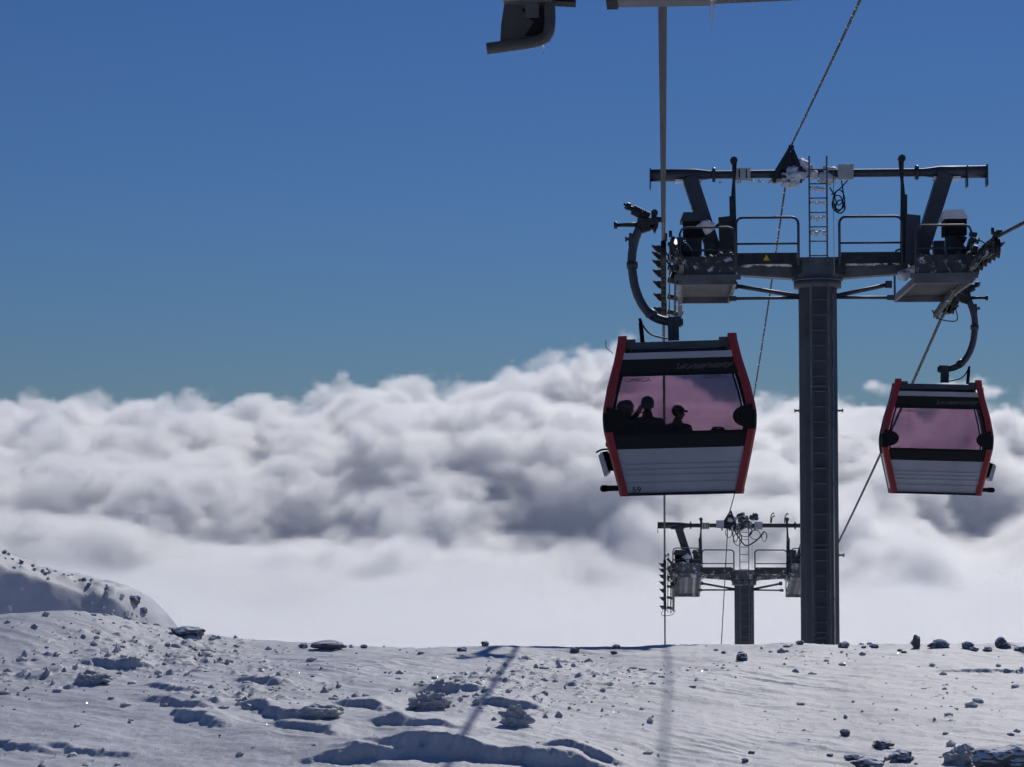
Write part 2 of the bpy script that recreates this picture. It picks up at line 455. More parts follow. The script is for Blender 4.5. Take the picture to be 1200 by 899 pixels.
Zk = Zk + 0.13 * fbm(U * 0.22, V * 0.5, 4, 61) + 0.07 * np.abs(fbm(X * 1.6, Y * 1.6, 4, 63)) + 0.025 * fbm(X * 5, Y * 5, 3, 64)
knoll = grid_mesh('snow_knoll', X, Y, Zk, M['snow'])
tag(knoll, 'rounded snow knoll with a shaded near face at the left edge', kind='structure')
def knoll_z(x, y):
    i = np.clip(np.searchsorted(kx, x), 0, len(kx) - 1); j = np.clip(np.searchsorted(ky, y), 0, len(ky) - 1)
    return Zk[j, i]
# ------------------------------------------------------------------ clouds: real volumes, filled by geometry nodes
class GN:
    """a tiny expression builder for field nodes"""
    def __init__(s, ng): s.ng = ng
    def node(s, t, **kw):
        n = s.ng.nodes.new(t)
        for k, v in kw.items(): setattr(n, k, v)
        return n
    def put(s, sock, v):
        if isinstance(v, bpy.types.NodeSocket): s.ng.links.new(v, sock)
        else: sock.default_value = v
    def m(s, op, a, b=0.0, c=0.0, clamp=False):
        n = s.node('ShaderNodeMath', operation=op, use_clamp=clamp)
        s.put(n.inputs[0], a); s.put(n.inputs[1], b); s.put(n.inputs[2], c)
        return n.outputs[0]
    def vm(s, op, a, b=(0, 0, 0)):
        n = s.node('ShaderNodeVectorMath', operation=op)
        s.put(n.inputs[0], a); s.put(n.inputs[1], b)
        return n.outputs[0]
    def rng(s, v, a, b, c, d, smooth=True):
        n = s.node('ShaderNodeMapRange', interpolation_type='SMOOTHSTEP' if smooth else 'LINEAR', clamp=True)
        for i, x in enumerate((v, a, b, c, d)): s.put(n.inputs[i], x)
        return n.outputs[0]
    def noise(s, vec, scale, detail=4.0, rough=0.55, dist=0.0, color=False):
        n = s.node('ShaderNodeTexNoise', noise_dimensions='3D')
        s.put(n.inputs['Vector'], vec); s.put(n.inputs['Scale'], scale); s.put(n.inputs['Detail'], detail)
        s.put(n.inputs['Roughness'], rough); s.put(n.inputs['Distortion'], dist)
        return n.outputs['Color' if color else 'Fac']
    def voro(s, vec, scale, detail=2.0, rough=0.5):
        n = s.node('ShaderNodeTexVoronoi', voronoi_dimensions='3D', feature='F1')
        s.put(n.inputs['Vector'], vec); s.put(n.inputs['Scale'], scale); s.put(n.inputs['Detail'], detail); s.put(n.inputs['Roughness'], rough)
        n.normalize = False
        return n.outputs['Distance']
    def curve(s, v, pts):
        n = s.node('ShaderNodeFloatCurve')
        cu = n.mapping.curves[0]
        while len(cu.points) < len(pts): cu.points.new(0.5, 0.5)
        for p, (x, y) in zip(cu.points, pts): p.location = (x, y); p.handle_type = 'AUTO'
        n.mapping.update()
        s.put(n.inputs['Value'], v)
        return n.outputs[0]

def cloud_material(name, aniso=0.35, color=(0.992, 0.993, 0.996), dens=1.0):
    m = bpy.data.materials.new(name); m.use_nodes = True
    t = m.node_tree; t.nodes.clear()
    v = t.nodes.new('ShaderNodeVolumePrincipled')
    v.inputs['Color'].default_value = (*color, 1)
    v.inputs['Anisotropy'].default_value = aniso
    v.inputs['Density'].default_value = dens
    v.inputs['Density Attribute'].default_value = 'density'
    o = t.nodes.new('ShaderNodeOutputMaterial')
    t.links.new(v.outputs[0], o.inputs['Volume'])
    return m

def cloud_volume(name, lo, hi, res, field, mat, label):
    me = bpy.data.meshes.new(name)
    bm = bmesh.new(); bmesh.ops.create_cube(bm, size=1.0)
    for v in bm.verts: v.co = Vector([lo[i] if v.co[i] < 0 else hi[i] for i in range(3)])
    bm.to_mesh(me); bm.free()
    ob = bpy.data.objects.new(name, me); C.objects.link(ob)
    ng = bpy.data.node_groups.new(name, 'GeometryNodeTree')
    ng.interface.new_socket('Geometry', in_out='INPUT', socket_type='NodeSocketGeometry')
    ng.interface.new_socket('Geometry', in_out='OUTPUT', socket_type='NodeSocketGeometry')
    g = GN(ng)
    vc = g.node('GeometryNodeVolumeCube')
    vc.inputs['Min'].default_value = lo; vc.inputs['Max'].default_value = hi
    for k, r in zip('XYZ', res): vc.inputs['Resolution ' + k].default_value = r
    pos = g.node('GeometryNodeInputPosition').outputs[0]
    ng.links.new(field(g, pos), vc.inputs['Density'])
    sm = g.node('GeometryNodeSetMaterial'); sm.inputs['Material'].default_value = mat
    out = g.node('NodeGroupOutput')
    ng.links.new(vc.outputs[0], sm.inputs[0]); ng.links.new(sm.outputs[0], out.inputs[0])
    md = ob.modifiers.new('cloud', 'NODES'); md.node_group = ng
    me.materials.append(mat)
    ob['kind'] = 'stuff'; ob['label'] = label; ob['category'] = 'clouds'
    return ob

BANK_LO, BANK_HI = (-880.0, 1450.0, -125.0), (520.0, 2440.0, 215.0)
def bank_field(g, pos):
    sep = g.node('ShaderNodeSeparateXYZ'); g.put(sep.inputs[0], pos)
    x, y, z = sep.outputs
    # slope of the bank: low and near in front, piled up behind
    u = g.rng(x, BANK_LO[0], BANK_HI[0], 0.0, 1.0, smooth=False)
    crest = g.m('MULTIPLY', g.curve(u, [(0, .58), (.10, .58), (.31, .54), (.40, .62), (.48, .69), (.535, .82), (.595, .82), (.67, .62), (.75, .56), (.88, .55), (1, .55)]), 200.0)
    ramp = g.m('MULTIPLY', g.rng(y, 1480.0, 2330.0, 0.0, 1.0, smooth=False), g.rng(y, 1440.0, 1700.0, 0.55, 1.0))
    top = g.m('ADD', g.m('MULTIPLY', ramp, g.m('ADD', crest, 62.0)), -62.0)
    big = g.m('SUBTRACT', g.noise(g.vm('MULTIPLY', pos, (1, 0.8, 1.6)), 0.0042, 2.0, 0.5), 0.5)
    warp = g.vm('SCALE', g.vm('SUBTRACT', g.noise(pos, 0.012, 3.0, 0.55, color=True), (0.5, 0.5, 0.5)))
    warp.node.inputs['Scale'].default_value = 55.0
    p2 = g.vm('ADD', pos, warp)
    bil = g.m('SUBTRACT', 0.55, g.voro(g.vm('MULTIPLY', p2, (1, 1, 1.3)), 0.0125, 2.5, 0.45))
    fine = g.m('SUBTRACT', g.noise(g.vm('MULTIPLY', p2, (0.8, 1.0, 1.5)), 0.030, 6.0, 0.62), 0.5)
    h = g.m('SUBTRACT', top, z)
    h = g.m('ADD', h, g.m('MULTIPLY', big, 95.0))
    h = g.m('ADD', h, g.m('MULTIPLY', bil, 50.0))
    h = g.m('ADD', h, g.m('MULTIPLY', fine, 92.0))
    # blue hollows between the lower heads
    for (cx, cy, cz, rx, ry, rz, dep) in ((-320.0, 1640.0, -30.0, 75.0, 240.0, 20.0, 62.0), (-118.0, 1660.0, -32.0, 38.0, 200.0, 14.0, 55.0), (275.0, 1680.0, -8.0, 60.0, 300.0, 55.0, 85.0),
                                          (-500.0, 1650.0, -16.0, 95.0, 200.0, 11.0, 42.0), (-265.0, 1780.0, 22.0, 120.0, 160.0, 9.0, 30.0), (30.0, 1720.0, 10.0, 50.0, 200.0, 14.0, 28.0)):
        q = g.vm('MULTIPLY', g.vm('SUBTRACT', p2, (cx, cy, cz)), (1 / rx, 1 / ry, 1 / rz))
        ln = g.node('ShaderNodeVectorMath', operation='DOT_PRODUCT'); g.put(ln.inputs[0], q); g.put(ln.inputs[1], q)
        h = g.m('SUBTRACT', h, g.m('MULTIPLY', g.m('EXPONENT', g.m('MULTIPLY', ln.outputs['Value'], -1.0)), dep))
    d = g.rng(h, 0.0, g.rng(y, 1500.0, 2200.0, 32.0, 13.0), 0.0, 1.0)
    # fade at the walls of the domain
    d = g.m('MULTIPLY', d, g.rng(z, BANK_LO[2], BANK_LO[2] + 40, 0.0, 1.0))
    d = g.m('MULTIPLY', d, g.rng(y, BANK_HI[1] - 60, BANK_HI[1], 1.0, 0.0))
    return d

FOG_LO, FOG_HI = (-1000.0, 420.0, -150.0), (650.0, 2000.0, -5.0)
def fog_field(g, pos):
    sep = g.node('ShaderNodeSeparateXYZ'); g.put(sep.inputs[0], pos)
    x, y, z = sep.outputs
    big = g.m('SUBTRACT', g.noise(g.vm('MULTIPLY', pos, (1, 0.5, 1.0)), 0.005, 4.0, 0.5), 0.5)
    far = g.rng(y, 950.0, 1700.0, 0.2, 1.0)
    bil = g.m('SUBTRACT', 0.5, g.voro(g.vm('MULTIPLY', pos, (1, 0.8, 1.4)), 0.011, 2.0, 0.5))
    fine = g.m('SUBTRACT', g.noise(pos, 0.022, 5.0, 0.6), 0.5)
    h = g.m('ADD', g.m('SUBTRACT', -44.0, z), g.m('MULTIPLY', big, 70.0))
    h = g.m('ADD', h, g.m('MULTIPLY', far, g.m('ADD', g.m('MULTIPLY', bil, 44.0), g.m('MULTIPLY', fine, 76.0))))
    d = g.rng(h, 0.0, 40.0, 0.0, 1.0)
    d = g.m('MULTIPLY', d, g.rng(y, FOG_LO[1], FOG_LO[1] + 150, 0.0, 1.0))
    return d

cloud_volume('cloud_bank', BANK_LO, BANK_HI, (330, 210, 80), bank_field, cloud_material('cloud_bank', 0.57, (1, 1, 1), dens=0.085),
             'billowing bank of white cumulus cloud piled up behind the lift line')
cloud_volume('fog_deck', FOG_LO, FOG_HI, (200, 150, 40), fog_field, cloud_material('fog_deck', 0.5, (1, 1, 1), dens=0.03),
             'smooth pale sheet of fog just behind the snow crest')
# ------------------------------------------------------------------ the lift line
GAUGE = 6.1
T1Y, T2Y = 40.9, 79.7
EZ = EYE.z
def train_curve(y0, z0, s0, s1, L, n=14):
    return [(y0 + L * i / n, z0 + s0 * L * i / n + (s1 - s0) / (2 * L) * (L * i / n) ** 2) for i in range(n + 1)]
TRAIN1 = train_curve(37.5, 4.56 + EZ, 0.05, -0.225, 7.0)
TRAIN2 = train_curve(76.2, -2.60 + EZ, -0.19, -0.42, 7.0)
def sag(a, b, d, n=10):
    return [(a[0] + (b[0] - a[0]) * i / n, a[1] + (b[1] - a[1]) * i / n - 4 * d * (i / n) * (1 - i / n)) for i in range(1, n)]
def rope_path(start):
    e2 = TRAIN2[-1]; far = (180.0, e2[1] - 0.44 * (180 - e2[0]))
    return start + TRAIN1 + sag(TRAIN1[-1], TRAIN2[0], 0.12) + TRAIN2 + sag(e2, far, 1.5) + [far]
PATH_LEFT = rope_path([(-14, 2.95 + EZ), (15.0, 3.56 + EZ), (31.6, 4.10 + EZ)])
PATH_RIGHT = rope_path([(-14, 2.9 + EZ), (15.0, 3.62 + EZ), (30.0, 4.28 + EZ)])
def rope_z(path, y): return float(np.interp(y, [p[0] for p in path], [p[1] for p in path]))

def haul_rope(x, path, label):
    mb = MB().tube([(x, y, z) for y, z in path], 0.033, 10)
    return tag(mb.build('haul_rope', M['rope']), label, 'rope')
haul_rope(0.0, PATH_LEFT, 'steel haul rope running straight overhead, the one carrying the larger cabin')
haul_rope(GAUGE, PATH_RIGHT, 'steel haul rope at the right, the one carrying the smaller cabin')

# ------------------------------------------------------------------ towers
U = 1 / 59.2                                  # drawing unit of the tower elevation, metres
def tower(loc, H, number, curve, walk_slope, label, icy, detail):
    t = thing('lift_tower', loc, label, 'lift tower', 'lift towers on the slope')
    steel, dark = (M['galv_icy'], M['dark_icy']) if icy else (M['galv'], M['dark'])
    def D(px, py, y=0.0): return ((px - 959) * U, y, H + (330 - py) * U)
    rnd = random.Random(number)
    # mast: twelve-sided tube with flange rings
    mb = MB()
    poly = [(0.385 * math.cos(R(15 + 30 * k)), 0.385 * math.sin(R(15 + 30 * k))) for k in range(12)]
    mb.prism(poly, -0.4, H - 0.1, 'z')
    mast = mb.build('mast', M['mast'], t)
    mb = MB()
    mb.tube([(0, 0, H - 0.12), (0, 0, H + 0.02)], 0.47, 12); mb.tube([(0, 0, H + 0.022), (0, 0, H + 0.06)], 0.50, 12)
    mb.build('head_flange', steel, mast)
    for zz in (H - 2.55, H - 5.4):
        for s in (-1, 1):
            b = MB().tube([(s * 0.37, -0.06, zz), (s * 0.46, -0.06, zz)], 0.022, 6); b.box((s * 0.47, -0.06, zz), (0.02, 0.07, 0.07)); b.build('cleat', M['galv'], mast)
    # ladder on the mast
    for lx0, y, z0, z1, sp, nm in ((0.0, -0.50, 0.1, H - 0.05, 0.30, 'mast_ladder'), (0.0, -0.34, H + 0.30, H + 2.48, 0.285, 'top_ladder')):
        hw = 0.172
        lad = MB()
        for s in (-1, 1): lad.box((lx0 + s * hw, y, (z0 + z1) / 2), (0.032, 0.05, z1 - z0))
        if nm == 'mast_ladder':
            for k in range(int((z1 - z0) / 1.6)): lad.box((lx0, y + 0.055, z0 + 0.8 + 1.6 * k), (0.30, 0.06, 0.03))
        lad = lad.build(nm, M['galv'], t)
        rung = None
        zz = z0 + 0.2
        while zz < z1 - 0.05:
            if rung is None: rung = MB().tube([(-hw, 0, 0), (hw, 0, 0)], 0.014, 6).build('rung', M['galv'], lad); rung.location = (lx0, y, zz)
            else: share(rung, lad, (lx0, y, zz))
            zz += sp
    # safety rail for the climbing clip
    MB().tube([(0.25, -0.46, 0.2), (0.25, -0.46, H - 0.1)], 0.012, 6).tube([(0.30, -0.36, H + 0.1), (0.30, -0.36, H + 2.2)], 0.006, 6).build('fall_arrest_rail', M['bright'], t)
    # crossbeam under the cross platform
    hb = MB()
    hb.box((0, 0, H + 0.27), (0.80, 0.62, 0.41))
    for s in (-1, 1):
        hb.prism([(s * 0.38, H + 0.06), (s * 1.75, H + 0.16), (s * 1.75, H + 0.34), (s * 0.38, H + 0.30)], -0.20, 0.20, 'y')
    hb.build('crossbeam', steel, t)
    for s in (-1, 1): MB().prism([(s * 0.33, H + 0.40), (s * 0.52, H + 0.46), (s * 0.52, H + 0.10), (s * 0.33, H + 0.16)], -0.345, -0.315, 'y').build('gusset', dark, t)
    # cross platform: toe board and grating on both sides
    for s in (-1, 1):
        pl = MB().box((s * 1.05, 0, H + 0.37), (1.30, 0.86, 0.03)).build('cross_platform', dark, t)
        MB().box((s * 1.05, -0.45, H + 0.44), (1.24, 0.025, 0.22)).build('toe_board', dark, pl)
        MB().box((s * 1.05, 0.45, H + 0.44), (1.24, 0.025, 0.22)).build('toe_board', dark, pl)
        # handrail hoop, front and back
        for yy in (-0.46,):
            x0, x1, zb, zt, rr = s * 0.40, s * 1.62, H + 0.30, H + 1.25, 0.13
            pts = [(x0, yy, zb), (x0, yy, zt - rr)] + [(x0 + s * rr * (1 - math.cos(R(a))), yy, zt - rr + rr * math.sin(R(a))) for a in (22, 45, 68, 90)]
            pts += [(x1 - s * rr * (1 - math.sin(R(a))), yy, zt - rr + rr * math.cos(R(a))) for a in (0, 22, 45, 68, 90)] + [(x1, yy, zb)]
            hr = MB().tube(pts, 0.026, 8).build('handrail', M['mast'], t)
            MB().tube([(x0, yy, H + 0.73), (x1, yy, H + 0.73)], 0.022, 6).build('mid_rail', M['mast'], hr)
    if not icy:
        sg = MB().prism([(0.0, 0.075), (0.065, -0.04), (-0.065, -0.04)], -0.004, 0.004, 'y').build('warning_sign', M['yellow'], t)
        sg.location = D(898, 304, -0.470)
    # gallows beam: thick ends, slim middle
    zg = H + 2.18
    gb = MB()
    gb.tube([(-3.30, 0, zg), (-2.42, 0, zg), (-2.10, 0, zg), (2.10, 0, zg), (2.42, 0, zg), (3.33, 0, zg)], [0.125, 0.125, 0.082, 0.082, 0.125, 0.125], 12)
    gb = gb.build('gallows_beam', M['mast'], t)
    for x in (-2.04, 1.97): MB().tube([(x - 0.03, 0, zg), (x + 0.03, 0, zg)], 0.15, 10).build('flange', M['mast'], gb)
    for x in (-3.31, 3.34): MB().box((x, 0, zg - 0.08), (0.025, 0.26, 0.42)).build('end_plate', M['mast'], gb)
    MB().box((2.95, 0, zg - 0.10), (0.02, 0.28, 0.42)).build('end_plate', M['mast'], gb)
    for s in (-1, 1):
        lg = MB().bar((s * 2.52, 0, zg - 0.06), (s * 2.02, 0, H + 0.55), 0.30, 0.40, 0.30, 0.34).build('gallows_leg', M['mast'], t)
        MB().box((s * 2.55, 0, zg - 0.13), (0.52, 0.30, 0.05)).build('saddle_plate', M['rime'] if not icy else steel, lg)
        hk = MB().tube([(s * (2.02 - 0.02), -0.12, H + 1.12), (s * 1.86, -0.12, H + 1.22), (s * 1.80, -0.12, H + 1.10), (s * 1.86, -0.12, H + 0.98), (s * 1.95, -0.12, H + 0.98)], 0.04, 6).build('lifting_eye', M['dark'], lg)
        # slim paired struts that carry the service hoist
        zs = H + 2.42
        st = MB()
        st.bar((s * 1.66, -0.26, zs), (s * 1.62, -0.30, H + 0.32), 0.055, 0.055); st.bar((s * 1.62, -0.22, zs - 0.05), (s * 1.80, -0.30, H + 0.30), 0.06, 0.06)
        st.bar((s * 1.70, -0.29, H + 1.7), (s * 1.66, -0.32, H + 0.40), 0.09, 0.06, 0.13, 0.06)
        st.tube([(s * 1.65, -0.33, zs), (s * 1.65, -0.15, zs)], 0.075, 8)
        st.build('hoist_strut', dark, t)
    # slanting tubes below the platform
    for s in (-1, 1):
        xo = 1.64 if s < 0 else 1.40
        br = MB()
        br.tube([(s * 0.30, 0, H - 0.28), (s * xo, 0, H - 0.05)], 0.042, 8); br.tube([(s * 0.30, 0, H - 0.30), (s * (xo + 0.02), 0, H - 0.31)], 0.032, 8)
        br.box((s * xo, 0, H - 0.05), (0.12, 0.12, 0.14)); br.box((s * (xo + 0.04), 0, H - 0.31), (0.14, 0.10, 0.10))
        br.build('brace', M['mast'], t)
    # number plate
    p = D(872, 202, -0.145)
    pp = MB().box(p, (0.30, 0.03, 0.25)).build('number_plate', M['plate'], t)
    for i, ch in enumerate(str(number)): letters('digit', ch, 0.27, M['ink'], pp, (p[0] - 0.07 + 0.14 * i, p[1] - 0.018, p[2]))
    # pyramid bracket that carries the signal cable
    p = Vector(D(927, 201)); a = Vector(D(929, 172))
    pb = MB()
    for dx, dy in ((-0.30, -0.15), (0.24, -0.15), (-0.30, 0.15), (0.24, 0.15)): pb.bar(p + Vector((dx, dy, -0.06)), a + Vector((dx * 0.12, dy * 0.2, 0)), 0.10, 0.09, 0.05, 0.05)
    pb.prism([(p.x - 0.26, p.z), (p.x + 0.20, p.z), (a.x + 0.03, a.z - 0.06), (a.x - 0.05, a.z - 0.06)], -0.02, 0.02, 'y')
    pb.box(p + Vector((-0.02, 0, -0.08)), (0.66, 0.30, 0.07))
    for dx in (-0.30, 0.0, 0.22): pb.box(p + Vector((dx, -0.12, -0.14)), (0.05, 0.05, 0.12))
    pb.tube([(a.x, -0.12, a.z + 0.03), (a.x, 0.12, a.z + 0.03)], 0.06, 8)
    pb.build('cable_bracket', M['dark'], t)
    # junction box(es) with loops of cable
    def jbox(px, py, w, h):
        p = D(px, py, -0.16); MB().box(p, (w, 0.16, h)).build('junction_box', M['box'], t, bevel=0.008)
    jbox(992, 201, 0.30, 0.30)
    cl = MB()
    rr_ = random.Random(5 + number)
    def loop(px, py, rx, rz, ph, turns=1.6):
        c = Vector(D(px, py, -0.20))
        return [c + Vector((rx * math.cos(ph + a * 2 * math.pi) * (1 + 0.12 * math.sin(5 * a)), 0.03 * math.sin(7 * a), rz * math.sin(ph + a * 2 * math.pi))) for a in np.linspace(0, turns, int(20 * turns))]
    if not icy:
        for (px, py, rx, rz) in ((984, 234, 0.11, 0.20), (982, 238, 0.10, 0.16), (985, 242, 0.09, 0.13)): cl.tube(loop(px, py, rx, rz, rr_.random() * 6), 0.014, 6)
        cl.tube(spline([D(973, 219, -0.2), D(977, 226, -0.2), D(983, 240, -0.2), D(989, 232, -0.2), D(987, 211, -0.18)]), 0.014, 6)
        cl.tube(spline([D(975, 228, -0.2), D(985, 221, -0.2), D(994, 211, -0.18)]), 0.014, 6)
        cl.build('coiled_cable', M['cable'], t)
    else:
        jbox(905, 198, 0.30, 0.30)
        for (px, py, rx, rz) in ((925, 218, 0.16, 0.22), (945, 232, 0.20, 0.30), (962, 215, 0.30, 0.24), (985, 222, 0.26, 0.22), (1005, 226, 0.12, 0.24), (940, 222, 0.12, 0.34)): cl.tube(loop(px, py, rx * .8, rz * .8, rr_.random() * 6), 0.014, 6)
        cl.tube(spline([D(935, 208, -.2), D(955, 240, -.25), D(968, 246, -.25), D(990, 232, -.25), D(1005, 214, -.2)]), 0.028, 6)
        cl.build('coiled_cable', M['cable'], t)
        for px, hgt in ((1020, 0.42), (1022, 0.3), (1052, 0.40)):
            a = Vector(D(px, 195)); MB().tube(spline([a, a + Vector((0.02, 0, hgt * 0.6)), a + Vector((0.10, 0, hgt * 0.9)), a + Vector((0.14, 0, hgt * 0.8))], 4), 0.022, 6).build('antenna', M['dark'], t)
        hp = MB()
        for k in range(14): hp.lump(D(958 + rnd.uniform(-28, 28), 196 + rnd.uniform(-16, 12), rnd.uniform(-0.2, 0.1)), rnd.uniform(0.07, 0.16), k + 90, 2, 0.5, smooth=True)
        hp.build('cable_bundle', M['galv_icy'], t)
    # rime on the middle of the gallows beam and under the rungs
    rm = MB()
    for k in range(26 if not icy else 12): rm.lump(D(rnd.uniform(922, 978), rnd.gauss(203, 5), rnd.uniform(-0.16, 0.05)), (rnd.uniform(0.06, 0.15), 0.10, rnd.uniform(0.05, 0.12)), k + number, 2, 0.5, smooth=True)
    if not icy:
        for py in (219, 236, 253, 271):
            for k in range(4): rm.lump(D(953 + 4.5 * k, py + 2.5 + rnd.uniform(-1, 2), -0.34), (0.05, 0.04, rnd.uniform(0.03, 0.055)), k + py, 2, 0.4, smooth=True)
        for k in range(16): rm.lump(D(rnd.uniform(838, 930), 209 + rnd.uniform(-1, 2), 0), (rnd.uniform(0.03, 0.08), 0.05, rnd.uniform(0.015, 0.035)), k + 300, 2, 0.4, smooth=True)
    rm.build('rime', M['rime'], t)['kind'] = 'stuff'
    # snow lying on the cross platform and the crossbeam
    sn = MB()
    for k in range(34):
        s = rnd.choice((-1, 1)); sn.lump((s * rnd.uniform(0.45, 1.65), rnd.uniform(-0.24, -0.14), H + 0.345 + rnd.uniform(-0.02, 0.02)), (rnd.uniform(0.06, 0.16), 0.06, rnd.uniform(0.02, 0.05)), k + 50, 1, 0.4, smooth=True)
    for k in range(14 if not icy else 26):
        s = rnd.choice((-1, 1)); sn.lump((s * rnd.uniform(1.62, 1.95), rnd.uniform(-0.4, 0.3), H + rnd.uniform(0.05, 0.32)), (rnd.uniform(0.06, 0.14), 0.12, rnd.uniform(0.05, 0.10)), k + 150, 2, 0.5, smooth=True)
    sn.build('lodged_snow', M['rime'], t)['kind'] = 'stuff'

    # the two sheave trains with their walkways
    yb = loc[1]
    for s in (-1, 1):
        x = s * GAUGE / 2
        pts = [(y - yb, z - loc[2]) for y, z in curve]
        tr = MB()
        # rocker beams on the inner side
        for i in range(0, len(pts) - 2, 3):
            a, b = pts[i], pts[min(i + 3, len(pts) - 1)]
            tr.bar((x - s * 0.12, a[0] + 0.05, a[1] - 0.26), (x - s * 0.12, b[0] - 0.05, b[1] - 0.26), 0.03, 0.16)
            tr.bar((x - s * 0.24, a[0] + 0.05, a[1] - 0.30), (x - s * 0.24, b[0] - 0.05, b[1] - 0.30), 0.05, 0.12)
            tr.tube([(x - s * 0.36, (a[0] + b[0]) / 2, (a[1] + b[1]) / 2 - 0.36), (x - s * 0.08, (a[0] + b[0]) / 2, (a[1] + b[1]) / 2 - 0.30)], 0.055, 8)
        tr.bar((x - s * 0.34, pts[1][0], pts[1][1] - 0.42), (x - s * 0.34, 0, pts[7][1] - 0.55), 0.08, 0.10, 0.10, 0.18)
        tr.bar((x - s * 0.34, 0, pts[7][1] - 0.55), (x - s * 0.34, pts[-2][0], pts[-2][1] - 0.42), 0.10, 0.18, 0.08, 0.10)
        tr.bar((x - s * 0.40, 0, H + 0.20), (s * 1.7, 0, H + 0.24), 0.34, 0.26)
        trn = tr.build('sheave_train', M['dark_icy'], t)
        wheel = None
        for i in range(1, len(pts) - 1):
            y, z = pts[i]
            if wheel is None:
                prof = [(-0.055, 0.05), (-0.05, 0.17), (-0.045, 0.195), (-0.02, 0.175), (0.02, 0.175), (0.045, 0.195), (0.05, 0.17), (0.055, 0.05)]
                w = MB(); n = 20; vs = []; fs = []
                for (a, r) in prof:
                    for k in range(n): vs.append((a, r * math.cos(2 * math.pi * k / n), r * math.sin(2 * math.pi * k / n)))
                for j in range(len(prof) - 1):
                    for k in range(n): fs.append((j * n + k, j * n + (k + 1) % n, (j + 1) * n + (k + 1) % n, (j + 1) * n + k))
                fs += [tuple(reversed(range(n))), tuple((len(prof) - 1) * n + k for k in range(n))]
                w.add(vs, fs, True)
                wheel = w.build('sheave', M['rubber'], trn); wheel.location = (x, y, z - 0.205)
            else: share(wheel, trn, (x, y, z - 0.205))
        horn = None
        for i in range(2, len(pts), 2):
            y, z = pts[i]
            if horn is None:
                horn = MB().prism([(0.0, -0.12), (0.05, -0.10), (0.16, 0.02), (0.17, 0.05), (0.10, 0.03), (0.03, 0.04), (0.0, 0.03)], -0.10, 0.10, 'y').build('rope_catcher', M['dark'], trn)
                horn.location = (x + s * 0.055, y, z - 0.10); horn.scale = (s, 1, 1)
            else: share(horn, trn, (x + s * 0.055, y, z - 0.10), (0, 0, 0), (s, 1, 1))
        # entry guide and its sensor
        g = MB(); y, z = pts[0]
        g.box((x - s * 0.02, y + 0.25, z + 0.04), (0.10, 0.5, 0.09)); g.bar((x - s * 0.10, y + 0.2, z - 0.08), (x - s * 0.36, y + 0.5, z - 0.36), 0.06, 0.06)
        g.tube([(x - s * 0.13, y + 0.1, z + 0.02), (x - s * 0.13, y + 0.1, z + 0.14)], 0.03, 6)
        g.tube(spline([(x - s * 0.13, y, z - 0.02), (x - s * 0.25, y - 0.02, z - 0.17), (x - s * 0.40, y, z - 0.10), (x - s * 0.52, y + 0.2, z - 0.2)]), 0.012, 6)
        g.build('rope_guide', M['dark'], trn)
        g = MB(); y, z = pts[-1]
        g.tube(spline([(x + s * 0.08, y - .6, z - 0.18), (x + s * 0.14, y - .4, z - 0.38), (x + s * 0.02, y - .5, z - 0.44), (x - s * 0.3, y - .6, z - 0.38), (x - s * 0.42, y - .6, z - 0.20)]), 0.012, 6)
        g.box((x - s * 0.02, y - 0.2, z - 0.10), (0.09, 0.4, 0.30))
        g.build('cable_loop', M['cable'], trn)

        # walkway beside the train
        xi, xo = s * 1.70, s * 2.74
        xm = (xi + xo) / 2
        def wz(y): return H - 0.12 + walk_slope * y
        wk = MB()
        for xx in (xi, xo): wk.bar((xx, -1.90, wz(-1.90) - 0.05), (xx, 1.6, wz(1.6) - 0.05), 0.06, 0.12)
        for yy in (-1.92, 1.62): wk.bar((xi, yy, wz(yy) - 0.05), (xo, yy, wz(yy) - 0.05), 0.06, 0.14)
        wk = wk.build('walkway', steel, t)
        slat = None
        ny = 16
        for i in range(ny):
            yy = -1.75 + 3.2 * i / (ny - 1)
            if slat is None: slat = MB().box((0, 0, 0), (abs(xo - xi) - 0.06, 0.13, 0.03)).build('slat', steel if icy else M['dark'], wk); slat.location = (xm, yy, wz(yy)); slat.rotation_euler = (math.atan(walk_slope), 0, 0)
            else: share(slat, wk, (xm, yy, wz(yy)), (math.atan(walk_slope), 0, 0))
        # kick plate and railing at the near end
        MB().box((xm, -1.96, wz(-1.90) + 0.24), (abs(xo - xi), 0.02, 0.36)).build('kick_plate', M['galv_icy'] if icy else M['dark_icy'], wk)
        MB().box((xm, -1.98, wz(-1.90) + 0.02), (abs(xo - xi) + 0.22, 0.05, 0.10)).build('edge_beam', steel, wk)
        for yy in (-1.93, 1.63):
            zt = wz(yy) + 0.98
            pts2 = [(xi, yy, wz(yy)), (xi, yy, zt - 0.12), (xi + s * 0.04, yy, zt - 0.03), (xi + s * 0.13, yy, zt), (xo - s * 0.13, yy, zt), (xo - s * 0.04, yy, zt - 0.03), (xo, yy, zt - 0.12), (xo, yy, wz(yy))]
            hr = MB().tube(pts2, 0.022, 8).build('handrail', M['mast'], wk)
            MB().tube([(xi, yy, wz(yy) + 0.55), (xo, yy, wz(yy) + 0.55)], 0.018, 6).build('mid_rail', M['mast'], hr)
        # snow caught behind the kick plate
        sn = MB()
        for k in range(16): sn.lump((rnd.uniform(min(xi, xo) + 0.05, max(xi, xo) - 0.05), -1.80 + rnd.uniform(-0.1, 0.2), wz(-1.85) + rnd.uniform(0.02, 0.5)), (rnd.uniform(0.05, 0.13), 0.08, rnd.uniform(0.03, 0.08)), k + 400 + 31 * s, 2, 0.5, smooth=True)
        sn.build('lodged_snow', M['rime'] if icy else M['dark_icy'], wk)['kind'] = 'stuff'
